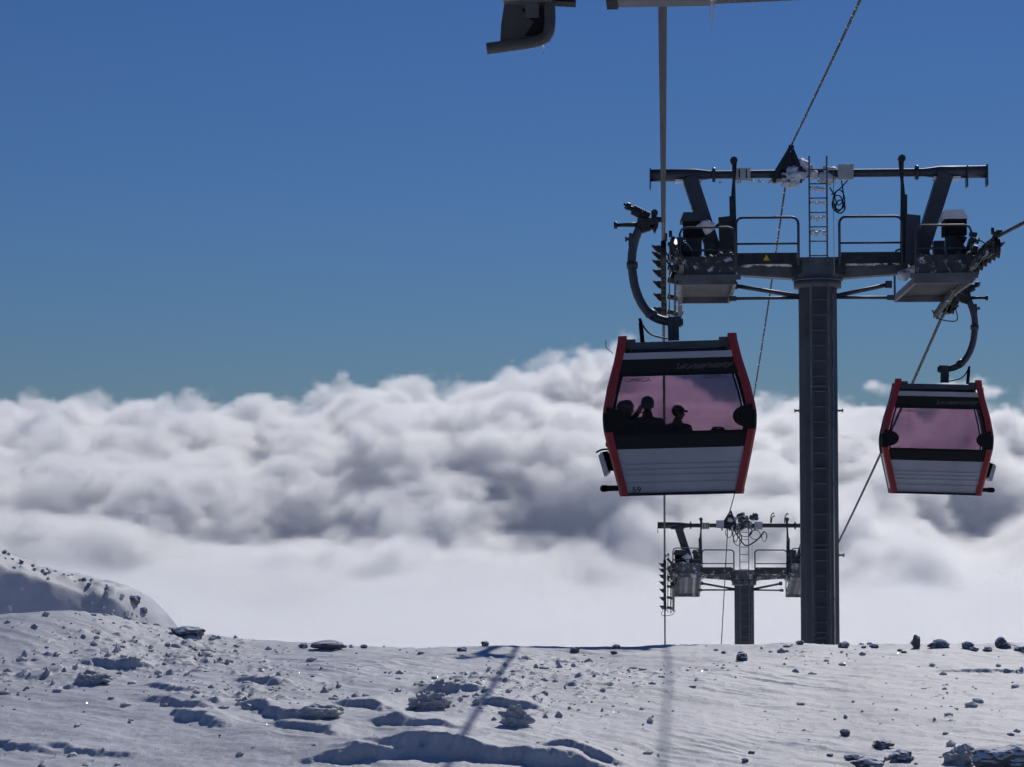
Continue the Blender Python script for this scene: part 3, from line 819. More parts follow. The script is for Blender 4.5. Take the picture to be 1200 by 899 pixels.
        # upright shield on the inner edge
        sh = MB(); sh.prism([(s * 1.66, H + 0.30), (s * 1.94, H + 0.30), (s * 1.97, H + 1.25), (s * 1.70, H + 1.28)], -0.56, -0.50, 'y'); sh.build('side_shield', M['mast'] if s > 0 else dark, t)
        # machinery clutter between walkway and train
        ju = MB()
        for k in range(34):
            ju.box((s * rnd.uniform(2.55, 2.92), rnd.uniform(-2.0, -0.3), H + rnd.uniform(-0.05, 0.75)), (rnd.uniform(0.05, 0.16), rnd.uniform(0.08, 0.5), rnd.uniform(0.04, 0.16)), (rnd.uniform(-.5, .5), rnd.uniform(-.5, .5), 0))
        for k in range(6):
            a = Vector((s * rnd.uniform(2.5, 2.95), -1.8 + 0.3 * k, H + rnd.uniform(0.0, 0.5))); ju.tube(spline([a, a + Vector((rnd.uniform(-.2, .2), 0.1, 0.25)), a + Vector((rnd.uniform(-.3, .3), 0.2, 0.1))], 5), 0.016, 6)
        ju.build('support_linkage', dark, t)
        # covered winch box on the platform
        cx, cz = s * (2.55 if s > 0 else 2.46), H + 0.93
        bx = MB().box((cx, -1.0, cz), (0.42, 0.5, 0.30)).build('winch_box', M['black'], t)
        lid = MB().prism([(cx - 0.27, cz + 0.155), (cx + 0.24, cz + 0.155), (cx + (0.14 if s > 0 else 0.2), cz + 0.33), (cx - 0.20, cz + 0.33)], -1.30, -0.72, 'y')
        lid.build('cover', M['white_box'] if s > 0 else M['mast'], bx)
        if s < 0: MB().lump((cx + 0.24, -1.15, cz + 0.06), (0.16, 0.22, 0.14), 77, 2, 0.3).build('snow_cap', M['rime'], bx)
        ms = MB(); ms.box((cx, -1.0, cz - 0.45), (0.30, 0.4, 0.60)); ms.box((cx - s * 0.3, -1.0, cz - 0.5), (0.2, 0.3, 0.5)); ms.build('winch_stand', dark, bx)
    return t

G1 = float(ground_base(np.array(3.05), np.array(T1Y)))
tower((GAUGE / 2, T1Y, G1), 4.05 + EZ - G1, 11, TRAIN1, -0.01, 'tall grey steel lift tower marked 11, nearest the camera', False, 2)
G2 = float(ground_base(np.array(3.05), np.array(T2Y)))
tower((GAUGE / 2, T2Y, G2), -3.68 + EZ - G2, 10, TRAIN2, -0.26, 'smaller rime-coated lift tower marked 10, half hidden behind the snow crest', True, 1)

# signal cable strung between the tower tops, twisted and iced
sc = []
A = Vector((2.54, T1Y, 6.72 + EZ + 0.06)); B = Vector((2.46, T2Y, -1.2 + EZ + 0.06))
S0 = Vector((2.56, -14.0, 5.6 + EZ))
def hang(a, b, d, n): return [a.lerp(b, i / n) - Vector((0, 0, 4 * d * (i / n) * (1 - i / n))) for i in range(n + 1)]
path = hang(S0, A, 0.25, 260)[:-1] + hang(A, B, 0.85, 200)[:-1] + hang(B, Vector((2.46, 170, -42)), 1.5, 60)
tag(MB().tube(path, 0.020, 6).build('signal_cable', M['cable']), 'thin black signal cable strung over the peaks of both towers', 'cable')
ic = MB(); rnd = random.Random(8)
for i in range(120, 455):
    if rnd.random() < 0.55: ic.lump(path[i] + Vector((rnd.uniform(-.01, .01), 0, 0.006)), (0.024, 0.07, 0.024), i, 1, 0.3)
o = ic.build('cable_rime', M['rime']); tag(o, 'specks of rime frozen along the signal cable', 'rime', kind='stuff')
# ------------------------------------------------------------------ cabins
def cabin(loc, yaw, roll, label, number=None, back_word=True, near=-1, body_x=0.0):
    """origin at the rope under the grip; x across the line (the hanger bows to -x), -y is the end with the number"""
    t = thing('gondola_cabin', loc, label, 'gondola cabin', 'gondola cabins on the haul ropes', (0, roll, yaw))
    K = 1 / 76.2
    def D(px, py, y=0.0): return ((px - 773) * K, y, (257 - py) * K)
    # hanger arm
    arm_pts = [D(786, 377), D(768, 374), D(755, 367), D(745, 354), D(738, 336), D(735, 315), D(735, 296), D(739, 278), D(745, 264)]
    arm = MB().tube(spline(arm_pts, 5), 0.068, 12).build('hanger_arm', M['mast'], t)
    for p, q, r in ((D(735, 304), D(735, 312), 0.088), (D(760, 369.5), D(752, 364), 0.082)): MB().tube([p, q], r, 12).build('collar', M['mast'], arm)
    bk = MB().box(D(735, 280), (0.10, 0.10, 0.15)); bk.box(D(734, 273), (0.05, 0.08, 0.08)); bk.tube([D(733, 277), D(729, 277)], 0.022, 6); bk.box(D(728.5, 277), (0.03, 0.07, 0.07)); bk.build('cam_bracket', M['mast'], arm)
    # grip
    gr = MB()
    gr.box(D(752, 259), (0.26, 0.20, 0.14), (0, 0.1, 0)); gr.box(D(761, 258), (0.16, 0.26, 0.11)); gr.box(D(762, 250), (0.08, 0.12, 0.13)); gr.tube([D(763, 247, -0.08), D(763, 247, 0.08)], 0.05, 10)
    gr.tube([D(762, 263, -0.10), D(762, 263, 0.10)], 0.06, 8); gr.prism([D(760, 262)[::2], D(766, 262)[::2], D(763, 271)[::2], D(761, 270)[::2]], -0.08, 0.08, 'y')
    gr.bar(D(757, 263), D(747, 266), 0.14, 0.12)
    grip = gr.build('grip', M['dark'], t)
    MB().bar(D(764, 254), D(775, 257), 0.20, 0.05, 0.16, 0.085).build('jaw', M['dark'], grip)
    sp = MB(); a, b = Vector(D(756, 252)), Vector(D(737, 242))
    sp.tube([a, b], 0.05, 10)
    for k in range(9): c = a.lerp(b, (k + 0.5) / 9); d = (b - a).normalized() * 0.012; sp.tube([c - d, c + d], 0.082, 10)
    sp.tube([b, Vector(D(733, 239))], 0.04, 8); sp.tube([Vector(D(734, 239.5)), Vector(D(729.5, 236.5))], 0.058, 8); sp.tube([D(730, 237), D(727, 235)], 0.02, 6)
    sp.build('clamp_spring', M['dark'], grip)
    lv = MB(); lv.tube([D(748, 260), D(718, 260)], [0.042, 0.026], 10); lv.tube([D(718.5, 260), D(714.5, 260)], 0.055, 10); lv.build('grip_lever', M['dark'], grip)
    # suspension block, strut and cable
    mt = MB().box(D(781, 386), (0.17, 0.18, 0.32)); mt.box(D(783, 376.5), (0.20, 0.22, 0.15)); mt.box(D(789, 377), (0.10, 0.12, 0.10)); mt.build('suspension_post', M['mast'], t)
    MB().tube([D(742, 371), D(743, 380)], 0.022, 8).tube([D(743, 377), D(744.5, 400)], 0.034, 8).build('damper', M['black'], t)
    MB().tube(spline([D(743, 372), D(747, 382), D(756, 391), D(774, 396)]), 0.013, 6).build('control_cable', M['cable'], t)

    def D(px, py, y=0.0): return ((px - 778) / 78.9, y, (570 - py) / 78.9 - 4.10)
    # body, hung by the beam; half-profile of the barrel: (z, half width)
    cx = (790 - 778) / 78.9 + body_x
    zt, zb = D(0, 396)[2], D(0, 578)[2]
    PROF = [(D(0, 396)[2], 0.88), (D(0, 420)[2], 0.945), (D(0, 452)[2], 1.06), (D(0, 480)[2], 1.135), (D(0, 492)[2], 1.143), (D(0, 504)[2], 1.13), (D(0, 535)[2], 1.045), (D(0, 560)[2], 0.97), (D(0, 578)[2], 0.915)]
    def hw(z): return float(np.interp(-z, [-p[0] for p in PROF], [p[1] for p in PROF]))
    def bow(z): return 1.10 + 0.22 * (hw(z) - 0.9)              # the end faces lean with the barrel
    W = 0.130                                                   # width of a red corner post
    zs = [zt + 0.04] + [p[0] for p in PROF[1:-1]] + [zb - 0.03]
    zs = sorted(set(list(np.linspace(zt + 0.05, zb - 0.03, 26))), reverse=True)
    black0, black1 = D(0, 479)[2], D(0, 502)[2]
    for e in (-1, 1):
        for s in (-1, 1):
            ww = 1.0 if e == near else 0.55
            post = MB(); cap = MB(); low = MB()
            for i in range(len(zs) - 1):
                a, b = zs[i], zs[i + 1]
                ring = []
                for z in (a, b):
                    w, y = hw(z), e * (bow(z) + 0.03)
                    ring.append([(cx + s * (w - W * ww), y - e * 0.03, z), (cx + s * (w - W * ww), y, z), (cx + s * (w - 0.035), y, z), (cx + s * w, y - e * 0.05, z), (cx + s * w, y - e * 0.26, z), (cx + s * (w - 0.05), y - e * 0.26, z), (cx + s * (w - 0.06), y - e * 0.09, z)])
                n = len(ring[0]); tgt = cap if (a + b) / 2 < black0 and (a + b) / 2 > black1 else post if (a + b) / 2 >= black0 else low
                fs = [(k, (k + 1) % n, n + (k + 1) % n, n + k) for k in range(n)]
                if i == 0: fs.append(tuple(range(n)))
                if i == len(zs) - 2: fs.append(tuple(range(n, 2 * n)))
                tgt.add(ring[0] + ring[1], fs, False)
            po = post.build('corner_post', M['red'], t)
            low.build('lower_post', M['red'], t)
            cap.build('post_band', M['black'], po)
            if e != near: continue
            # half-round black bumper pad at mid height
            zc = D(0, 490)[2]
            out = [(0, 0.18)] + [(-0.30 * math.cos(R(a)) ** 0.8, 0.17 * math.sin(R(a))) for a in range(70, -71, -14)] + [(0, -0.18)]
            y = e * (bow(zc) + 0.032)
            pad = MB().prism([(cx + s * (hw(zc) - 0.06 + p), zc + q) for p, q in out], y, y + e * 0.03, 'y')
            pad.build('bumper_pad', M['black'], po)
    # end walls: header band, window, sill band, ribbed lower panel
    def wall(name, z0, z1, mat, e, off=0.0, th=0.03, inset=0.06, parent=t, cuts=1):
        mb = MB(); Z = np.linspace(z0, z1, cuts + 1)
        for i in range(cuts):
            vs = []
            for z in (Z[i], Z[i + 1]):
                w = hw(z) - inset; y = e * (bow(z) + off)
                vs += [(cx - w, y, z), (cx + w, y, z), (cx + w, y - e * th, z), (cx - w, y - e * th, z)]
            mb.add(vs, [(0, 1, 2, 3), (7, 6, 5, 4), (0, 4, 5, 1), (1, 5, 6, 2), (2, 6, 7, 3), (3, 7, 4, 0)])
        return mb.build(name, mat, parent)
    Zr = lambda py: D(0, py)[2]
    for e in (-1, 1):
        wall('cornice', Zr(412.5), Zr(420), M['panel'], e, 0.035, 0.08, 0.13)
        lo_ = 438 if e == near else 427
        hd = wall('header_band', Zr(420.3), Zr(lo_), M['charcoal'], e, 0.0, 0.06, 0.10)
        win = wall('end_window', Zr(lo_ + 0.3), Zr(508), M['glass'], e, -0.004, 0.010, 0.10, cuts=4)
        # gasket round the pane
        gk = MB(); w0, w1 = hw(Zr(lo_ + 2)) - 0.15, hw(Zr(507)) - 0.15
        y0, y1 = e * (bow(Zr(lo_ + 2)) + 0.006), e * (bow(Zr(507)) + 0.006)
        gk.bar((cx - w0, y0, Zr(lo_ + 1)), (cx + w0, y0, Zr(lo_ + 1)), 0.03, 0.03); gk.bar((cx - w1, y1, Zr(507.5)), (cx + w1, y1, Zr(507.5)), 0.03, 0.05)
        for s in (-1, 1): gk.tube([(cx + s * (hw(z) - (0.165 if e == near else 0.10)), e * (bow(z) + 0.008), z) for z in np.linspace(Zr(lo_ + 1), Zr(508), 8)], 0.018, 6)
        gk.build('gasket', M['black'], win)
        wall('sill_band', Zr(508.3), Zr(525), M['charcoal'], e, 0.0, 0.06, 0.10, cuts=2)
        lp = wall('lower_panel', Zr(525.3), Zr(577), M['panel'], e, -0.004, 0.03, 0.12, cuts=4)
        for a, b in ((543.5, 545.5), (549.5, 550.5), (556, 557.2), (565, 567)):
            wall('panel_rib', Zr(a), Zr(b), M['panel'], e, 0.010, 0.03, 0.13, lp)
        sk = MB(); sk.box((cx, e * (bow(Zr(577)) - 0.02), Zr(578.5)), (1.70, 0.10, 0.04)); sk.build('skirt', M['charcoal'], lp)
        # words on the pane
        zz = Zr(444.5 if e == near else 433.5)
        xw = -0.60
        letters('window_lettering', 'OMEGA', 0.085, M['ink'], win, (cx + (xw if e < 0 else -xw), e * (bow(zz) + 0.006), zz), (R(90), 0, 0 if e < 0 else R(180)), 0.001, sx=1.3)
        if e != near: continue
        # faint pattern along the right half of the header
        pt = MB(); rnd = random.Random(59)
        x = -0.02
        while x < 0.80:
            w = rnd.uniform(0.03, 0.07); zc = Zr(429.5)
            xx = cx + (x if e < 0 else -x)
            y = e * (bow(zc) + 0.004)
            pt.bar((xx, y, zc - rnd.uniform(0.02, 0.05)), (xx - e * w, y, zc + rnd.uniform(0.01, 0.05)), 0.006, 0.022)
            if rnd.random() < 0.6: pt.bar((xx, y, zc + 0.035), (xx - e * w, y, zc + rnd.uniform(-0.05, 0.04)), 0.007, 0.016)
            x += w * 0.75
        pt.build('header_pattern', M['faint'], hd)
    # sides: lower panel, glazing and sliding doors
    for s in (-1, 1):
        def sidewall(name, z0, z1, y0, y1, mat, off, th, cuts, parent=t):
            mb = MB(); Z = np.linspace(z0, z1, cuts + 1)
            for i in range(cuts):
                vs = []
                for z in (Z[i], Z[i + 1]):
                    w = hw(z) + off
                    vs += [(cx + s * w, y0, z), (cx + s * w, y1, z), (cx + s * (w - th), y1, z), (cx + s * (w - th), y0, z)]
                mb.add(vs, [(0, 1, 2, 3), (7, 6, 5, 4), (0, 4, 5, 1), (1, 5, 6, 2), (2, 6, 7, 3), (3, 7, 4, 0)])
            return mb.build(name, mat, parent)
        sidewall('side_panel', Zr(514), Zr(577), -0.86, 0.86, M['panel'], -0.02, 0.03, 5)
        sidewall('side_header', Zr(413), Zr(436), -0.86, 0.86, M['charcoal'], -0.02, 0.04, 2)
        for y0, y1 in ((-0.84, -0.01), (0.01, 0.84)):
            dr = sidewall('door_pane', Zr(436.3), Zr(513.7), y0, y1, M['glass'], -0.03, 0.010, 6)
            for ye in (y0 + 0.02, y1 - 0.02):
                MB().tube([(cx + s * (hw(z) - 0.03), ye, z) for z in np.linspace(Zr(436.5), Zr(513.5), 10)], 0.022, 6).build('door_frame', M['black'], dr)
        # foot rail below the door
    # roof and floor
    rf = MB(); z = Zr(418.5)
    rf.prism([(cx - 0.86, z), (cx - 0.78, z + 0.06), (cx + 0.78, z + 0.06), (cx + 0.86, z), (cx + 0.80, z - 0.04), (cx - 0.80, z - 0.04)], -1.04, 1.04, 'y')
    rf.build('roof', M['charcoal'], t)
    MB().box((cx, 0, Zr(575)), (1.86, 2.1, 0.06)).build('floor', M['charcoal'], t)
    # suspension beam across the roof, on feet
    sb = MB(); zc = Zr(403.5)
    sb.box((cx, 0, zc), (1.60, 0.22, 0.125)); sb.box((cx - 0.10, 0, zc + 0.01), (0.24, 0.30, 0.16))
    for e in (-1, 1): sb.box((cx, e * 0.98, zc), (1.64, 0.12, 0.10))
    for s in (-1, 1): sb.box((cx + s * 0.74, 0, zc + 0.005), (0.10, 2.1, 0.10))
    sb = sb.build('suspension_beam', M['mast'], t)
    for s in (-1, 1):
        for e in (-1, 1):
            MB().box((cx + s * 0.70, e * 1.0, zc + 0.07), (0.16, 0.16, 0.05)).box((cx + s * 0.76, e * 1.0, zc + 0.10), (0.025, 0.06, 0.08)).build('beam_clamp', M['mast'], sb)
            MB().box((cx + s * 0.56, e * 0.95, zc - 0.09), (0.06, 0.08, 0.07)).build('roof_foot', M['mast'], sb)
    # benches inside
    for e in (-1, 1):
        be = MB().box((cx, e * 0.78, Zr(542)), (1.72, 0.44, 0.07)).build('bench', M['seat'], t)
        MB().box((cx, e * 0.98, Zr(528)), (1.76, 0.06, 0.40)).build('bench_back', M['seat'], be)
    # ski rack on the outer side
    sk = MB(); s = -1
    def O(px, py, y): return ((px - 778) / 78.9 + body_x, y, (570 - py) / 78.9 - 4.10)
    for y0 in (-0.62, 0.62):
        sk.prism([O(704, 526, 0)[::2], O(697, 527, 0)[::2], O(703, 549, 0)[::2], O(711, 549, 0)[::2]], y0 - 0.02, y0 + 0.02, 'y')
    rk = sk.build('ski_rack', M['black'], t)
    for i in range(4):
        a = O(697.5 + 1.6 * i, 531 + 5 * i, 0)
    MB().prism([O(692.5, 531, 0)[::2], O(697.5, 527, 0)[::2], O(704.5, 551, 0)[::2], O(699, 556, 0)[::2]], -0.68, 0.68, 'y').build('rack_tray', M['alu'], rk)
    for i in range(4):
        a = O(699 + 1.7 * i, 529 + 5.6 * i, 0); b = O(704 + 1.7 * i, 527.5 + 5.6 * i, 0)
        MB().bar((a[0], -0.64, a[2]), (a[0], 0.64, a[2]), 0.10, 0.035).build('rack_bar', M['black'], rk)
    MB().tube(spline([O(690, 527.5, -0.66), O(695, 525, -0.66), O(700, 524, -0.66), O(705, 524, -0.66)]), 0.016, 6).build('rack_hook', M['black'], rk)
    bp = MB(); zz = Zr(570.5)
    bp.tube([((697.5 - 778) / 78.9 + body_x, -0.55, zz), ((697.5 - 778) / 78.9 + body_x, 0.55, zz)], 0.055, 10)
    bp.box(((708 - 778) / 78.9 + body_x, 0.0, zz), (0.28, 1.1, 0.085))
    bp.build('side_bumper', M['black'], t)
    wr = MB().tube(spline([O(714, 411, -0.9), O(709, 407, -0.95), O(706, 404, -0.95), O(706, 396, -0.95)], 5), 0.006, 5); wr.build('antenna', M['cable'], t)
    if number:
        zz = Zr(573.3)
        letters('cabin_number', number, 0.125, M['ink'], t, (cx - 0.665, -(bow(zz) + 0.028), zz), (R(90), 0, 0), 0.001, sx=1.15)
    return t, cx

Y1 = 31.6
c1, C1X = cabin((0.0, Y1, rope_z(PATH_LEFT, Y1)), 0.0, R(-1.4), 'larger red-framed gondola cabin numbered 59 with passengers behind rose-tinted glass', '59')
Y2 = 44.0
c2, C2X = cabin((GAUGE, Y2, rope_z(PATH_RIGHT, Y2)), math.pi - R(4.5), R(-1.6), 'smaller empty red-framed gondola cabin hanging right of the tall tower', None, near=1, body_x=0.14)
# ------------------------------------------------------------------ passengers
M['jacket_dark'] = material('dark_ski_jacket', (0.018, 0.02, 0.028), 0.8, bump=0.3, bscale=20, var=0.3)
M['jacket_navy'] = material('navy_ski_jacket', (0.02, 0.028, 0.055), 0.8, bump=0.3, bscale=20, var=0.3)
M['jacket_grey'] = material('grey_ski_jacket', (0.05, 0.05, 0.055), 0.8, bump=0.3, bscale=20, var=0.3)
M['trousers'] = material('black_ski_trousers', (0.015, 0.015, 0.018), 0.85)
M['skin'] = material('skin', (0.40, 0.24, 0.17), 0.55, var=0.1)
M['hair'] = material('dark_hair', (0.012, 0.009, 0.008), 0.6, bump=0.6, bscale=60)
M['hat'] = material('dark_knit_hat', (0.02, 0.02, 0.024), 0.9, bump=0.8, bscale=80)
M['eye'] = material('eyes', (0.02, 0.015, 0.01), 0.2)
M['boot'] = material('ski_boot', (0.03, 0.03, 0.03), 0.4)

def capsule_verts(bm, a, b, r0, r1, seg=10, rings=4):
    a, b = Vector(a), Vector(b); d = b - a
    d = d.normalized() if d.length > 1e-6 else Vector((0, 0, 1))
    up = Vector((0, 0, 1)) if abs(d.z) < 0.9 else Vector((1, 0, 0))
    x = d.cross(up).normalized(); y = d.cross(x)
    loops = []
    for i in range(rings + 1):
        t = math.pi / 2 * i / rings; loops.append((a - d * r0 * math.cos(t), r0 * math.sin(t)))
    for i in range(rings + 1):
        t = math.pi / 2 * i / rings; loops.append((b + d * r1 * math.sin(t), r1 * math.cos(t)))
    rows = []
    for c, r in loops:
        rows.append([bm.verts.new(c + (x * math.cos(2 * math.pi * k / seg) + y * math.sin(2 * math.pi * k / seg)) * max(r, 1e-4)) for k in range(seg)])
    for i in range(len(rows) - 1):
        for k in range(seg): bm.faces.new((rows[i][k], rows[i][(k + 1) % seg], rows[i + 1][(k + 1) % seg], rows[i + 1][k]))
    bm.faces.new(list(reversed(rows[0]))); bm.faces.new(rows[-1])

def person(label, seat, facing, size, mats, hat, arms, look, tall=1.0):
    """seat: hip point in world space; facing, look: degrees, 0 = along +Y, positive = towards -X; arms: (elbow, hand) targets per side in the body frame or None"""
    prims = []                                        # (a, b, r0, r1, material index)
    k = size
    def P(a, b, r0, r1, m): prims.append((Vector(a) * k, Vector(b) * k, r0 * k, r1 * k, m))
    # body frame: x right, y forward, z up, origin at the hips on the seat
    P((-0.09, 0, 0.08), (0.09, 0, 0.08), 0.125, 0.125, 1)
    P((0, 0, 0.12), (0, 0.0, 0.34 * tall), 0.155, 0.17, 0)
    P((0, 0, 0.30), (0, 0.01, 0.46 * tall), 0.17, 0.145, 0)
    P((-0.10, 0, 0.47 * tall), (0.10, 0, 0.47 * tall), 0.125, 0.125, 0)
    P((-0.06, 0, 0.40), (0.06, 0, 0.40), 0.165, 0.165, 0)
    zs = 0.50 * tall
    P((-0.165, 0, zs), (0.165, 0, zs), 0.078, 0.078, 0)
    P((0, -0.01, zs), (0, 0.0, zs + 0.12), 0.105, 0.078, 0)      # collar
    P((0, 0.01, zs + 0.08), (0, 0.02, zs + 0.17), 0.054, 0.052, 2)
    hc = Vector((0, 0.03, zs + 0.245))
    lk = Matrix.Rotation(R(look), 3, 'Z')
    def H(v): return hc + lk @ Vector(v)
    P(H((0, -0.015, 0.035)), H((0, 0.01, 0.03)), 0.092, 0.088, 3)
    P(H((0, 0.025, -0.02)), H((0, 0.035, -0.055)), 0.072, 0.055, 2)
    P(H((0, 0.098, 0.0)), H((0, 0.108, -0.022)), 0.010, 0.015, 2)     # nose
    for s in (-1, 1):
        P(H((s * 0.086, 0.0, -0.01)), H((s * 0.088, -0.005, 0.012)), 0.016, 0.016, 2)
        P(H((s * 0.031, 0.083, 0.006)), H((s * 0.031, 0.084, 0.006)), 0.012, 0.012, 4)
    P(H((-0.018, 0.083, -0.052)), H((0.018, 0.083, -0.052)), 0.009, 0.009, 2)
    if hat == 'knit':
        P(H((0, -0.02, 0.055)), H((0, 0.005, 0.06)), 0.100, 0.096, 5)
    elif hat == 'cap':
        P(H((0, -0.015, 0.055)), H((0, 0.005, 0.055)), 0.098, 0.094, 5); P(H((-0.04, 0.10, 0.045)), H((0.04, 0.10, 0.045)), 0.02, 0.02, 5); P(H((0, 0.14, 0.038)), H((0, 0.15, 0.036)), 0.025, 0.02, 5)
    elif hat == 'hood':
        P(H((0, -0.04, 0.02)), H((0, 0.0, 0.04)), 0.118, 0.106, 0); P(H((0, -0.06, -0.06)), H((0, -0.02, -0.14)), 0.10, 0.10, 0)
    else:
        P(H((0, -0.02, 0.04)), H((0, 0.005, 0.052)), 0.096, 0.091, 3)
    # legs: thighs forward, shins down, boots
    for s in (-1, 1):
        P((s * 0.10, 0.0, 0.08), (s * 0.13, 0.40, 0.09), 0.095, 0.07, 1)
        P((s * 0.13, 0.40, 0.09), (s * 0.13, 0.40, -0.28), 0.068, 0.055, 1)
        P((s * 0.13, 0.37, -0.32), (s * 0.13, 0.52, -0.345), 0.055, 0.045, 6)
        el, ha = arms[0 if s < 0 else 1] or ((s * 0.27, 0.06, zs - 0.26), (s * 0.12, 0.30, 0.22))
        sh = Vector((s * 0.185, 0, zs)); el, ha = Vector(el), Vector(ha)
        P(sh, el, 0.072, 0.058, 0); P(el, ha, 0.056, 0.042, 0)
        d = (ha - el).normalized()
        side = d.cross(Vector((0, 1, 0))) if abs(d.y) < 0.8 else d.cross(Vector((0, 0, 1)))
        side.normalize(); nor = side.cross(d).normalized()
        P(ha + d * 0.03, ha + d * 0.075, 0.032, 0.034, 2)
        for f in range(4):
            o = side * (-0.027 + 0.018 * f); ln = (0.030, 0.036, 0.034, 0.026)[f]
            a = ha + d * 0.095 + o; b = a + d * ln + nor * 0.008; c = b + d * ln * 0.6 + nor * 0.022
            P(a, b, 0.0095, 0.009, 2); P(b, c, 0.009, 0.008, 2)
        a = ha + d * 0.045 + side * -0.030; P(a, a + d * 0.035 + side * -0.030 + nor * 0.01, 0.011, 0.009, 2)
    bm = bmesh.new()
    for a, b, r0, r1, m in prims: capsule_verts(bm, a, b, r0, r1)
    me = bpy.data.meshes.new('person'); bm.to_mesh(me); bm.free()
    tmp = bpy.data.objects.new('person_raw', me); C.objects.link(tmp)
    md = tmp.modifiers.new('r', 'REMESH'); md.mode = 'VOXEL'; md.voxel_size = 0.0085
    ms = tmp.modifiers.new('s', 'SMOOTH'); ms.factor = 0.5; ms.iterations = 3
    dg = bpy.context.evaluated_depsgraph_get()
    body = bpy.data.meshes.new_from_object(tmp.evaluated_get(dg)); body.name = 'person'
    bpy.data.objects.remove(tmp)
    n = len(body.vertices); co = np.empty(n * 3, np.float32); body.vertices.foreach_get('co', co); co = co.reshape(-1, 3)
    best = np.full(n, 9.0); idx = np.zeros(n, np.int32)
    for a, b, r0, r1, m in prims:
        a, b = np.array(a), np.array(b); ab = b - a; L = max(ab @ ab, 1e-9)
        t = np.clip(((co - a) @ ab) / L, 0, 1); d = np.linalg.norm(co - (a + t[:, None] * ab), axis=1) - (r0 + (r1 - r0) * t)
        w = d < best; best[w] = d[w]; idx[w] = m
    fi = np.array([idx[p.vertices[0]] for p in body.polygons], np.int32)
    body.materials.clear()
    for mm in mats: body.materials.append(mm)
    body.polygons.foreach_set('material_index', fi); body.polygons.foreach_set('use_smooth', np.ones(len(fi), bool)); body.update()
    o = link(bpy.data.objects.new('person', body)); o.location = seat; o.rotation_euler = (0, 0, R(facing))
    return tag(o, label, 'person', 'passengers in the larger cabin')
zseat = c1.location.z + (570 - 542) / 78.9 - 4.10 + 0.035
def pm(j): return [M[j], M['trousers'], M['skin'], M['hair'], M['eye'], M['hat'], M['boot']]
person('passenger in dark jacket lifting one hand to the side of the head, behind the glass', (-0.25, Y1 - 0.72, zseat), 0, 1.03, pm('jacket_dark'), 'knit',
       (((-0.33, 0.14, 0.42), (-0.16, 0.04, 0.68)), None), 0, 1.1)
person('hooded passenger at the left end of the cabin, turned towards the middle', (-0.57, Y1 - 0.64, zseat), -12, 1.04, pm('jacket_navy'), 'hood', (None, None), -50, 1.0)
person('smaller passenger in a peaked cap, right of the vertical line in the window', (0.20, Y1 - 0.70, zseat), -25, 0.90, pm('jacket_grey'), 'cap', (None, None), -60, 1.08)
bag = MB().lump((0.80, Y1 - 0.90, zseat + 0.40), (0.17, 0.11, 0.075), 3, 3, 0.25, flat=0.6, smooth=True)
bg_ = bag.build('duffel_bag', M['trousers']); tag(bg_, 'dark bag lying along the window sill at the right end of the cabin', 'bag')
MB().tube(spline([(0.70, Y1 - 0.90, zseat + 0.45), (0.74, Y1 - 0.93, zseat + 0.485), (0.86, Y1 - 0.93, zseat + 0.485), (0.90, Y1 - 0.90, zseat + 0.45)]), 0.012, 6).build('handle', M['black'], bg_)

# ------------------------------------------------------------------ top station: what hangs into view from its canopy
M['arm_plastic'] = material('slate_plastic', (0.05, 0.055, 0.065), 0.42, var=0.2, vscale=8, bump=0.05)
def SY(px, Y): return (px - 778) / 2400 * Y * 1.005
SY0 = 9.0
def SZ(py, Y=SY0): return EZ + 0.022 + (570 - py) / 2400 * Y * 1.0
st = thing('station_canopy', (0, SY0, EZ + 2.6), 'underside of the station canopy and guide rail cutting across the top edge', 'canopy')
def SB(*boxes):
    mb = MB()
    for c, sz in boxes: mb.box((c[0], c[1] - SY0, c[2] - EZ - 2.6), sz)
    return mb
x0, x1, x2 = SY(714, SY0), SY(836, SY0), SY(985, SY0)
SB((((x0 + x1) / 2, SY0, SZ(5.2) + 0.06), (x1 - x0, 0.16, 0.12))).build('guide_rail', M['galv'], st, bevel=0.006)
SB(((x0 - 0.002 + 0.02, SY0, SZ(5.8) + 0.062), (0.05, 0.18, 0.13))).build('rail_end', M['black'], st)
mb = MB(); mb.prism([(x1, SZ(4.6) - EZ - 2.6), (x2, SZ(0.4) - EZ - 2.6), (x2, SZ(0) + 0.07 - EZ - 2.6), (x1, SZ(0) + 0.07 - EZ - 2.6)], -0.05, 0.05, 'y'); mb.build('tapered_rail', M['dark'], st)
for xx in (x0 + 0.1, x1 - 0.05, x2 - 0.08): SB(((xx, SY0 + 0.02, SZ(0) + 0.42), (0.07, 0.07, 0.72))).build('hanger', M['galv'], st)
SB(((0.2, SY0 - 6.0, EZ + 3.02), (9.0, 15.0, 0.10))).build('roof_panel', M['panel'], st)
for xx in (-2.2, 0.25, 2.7): SB(((xx, SY0 - 6.0, EZ + 2.90), (0.14, 15.0, 0.14))).build('roof_beam', M['galv'], st)
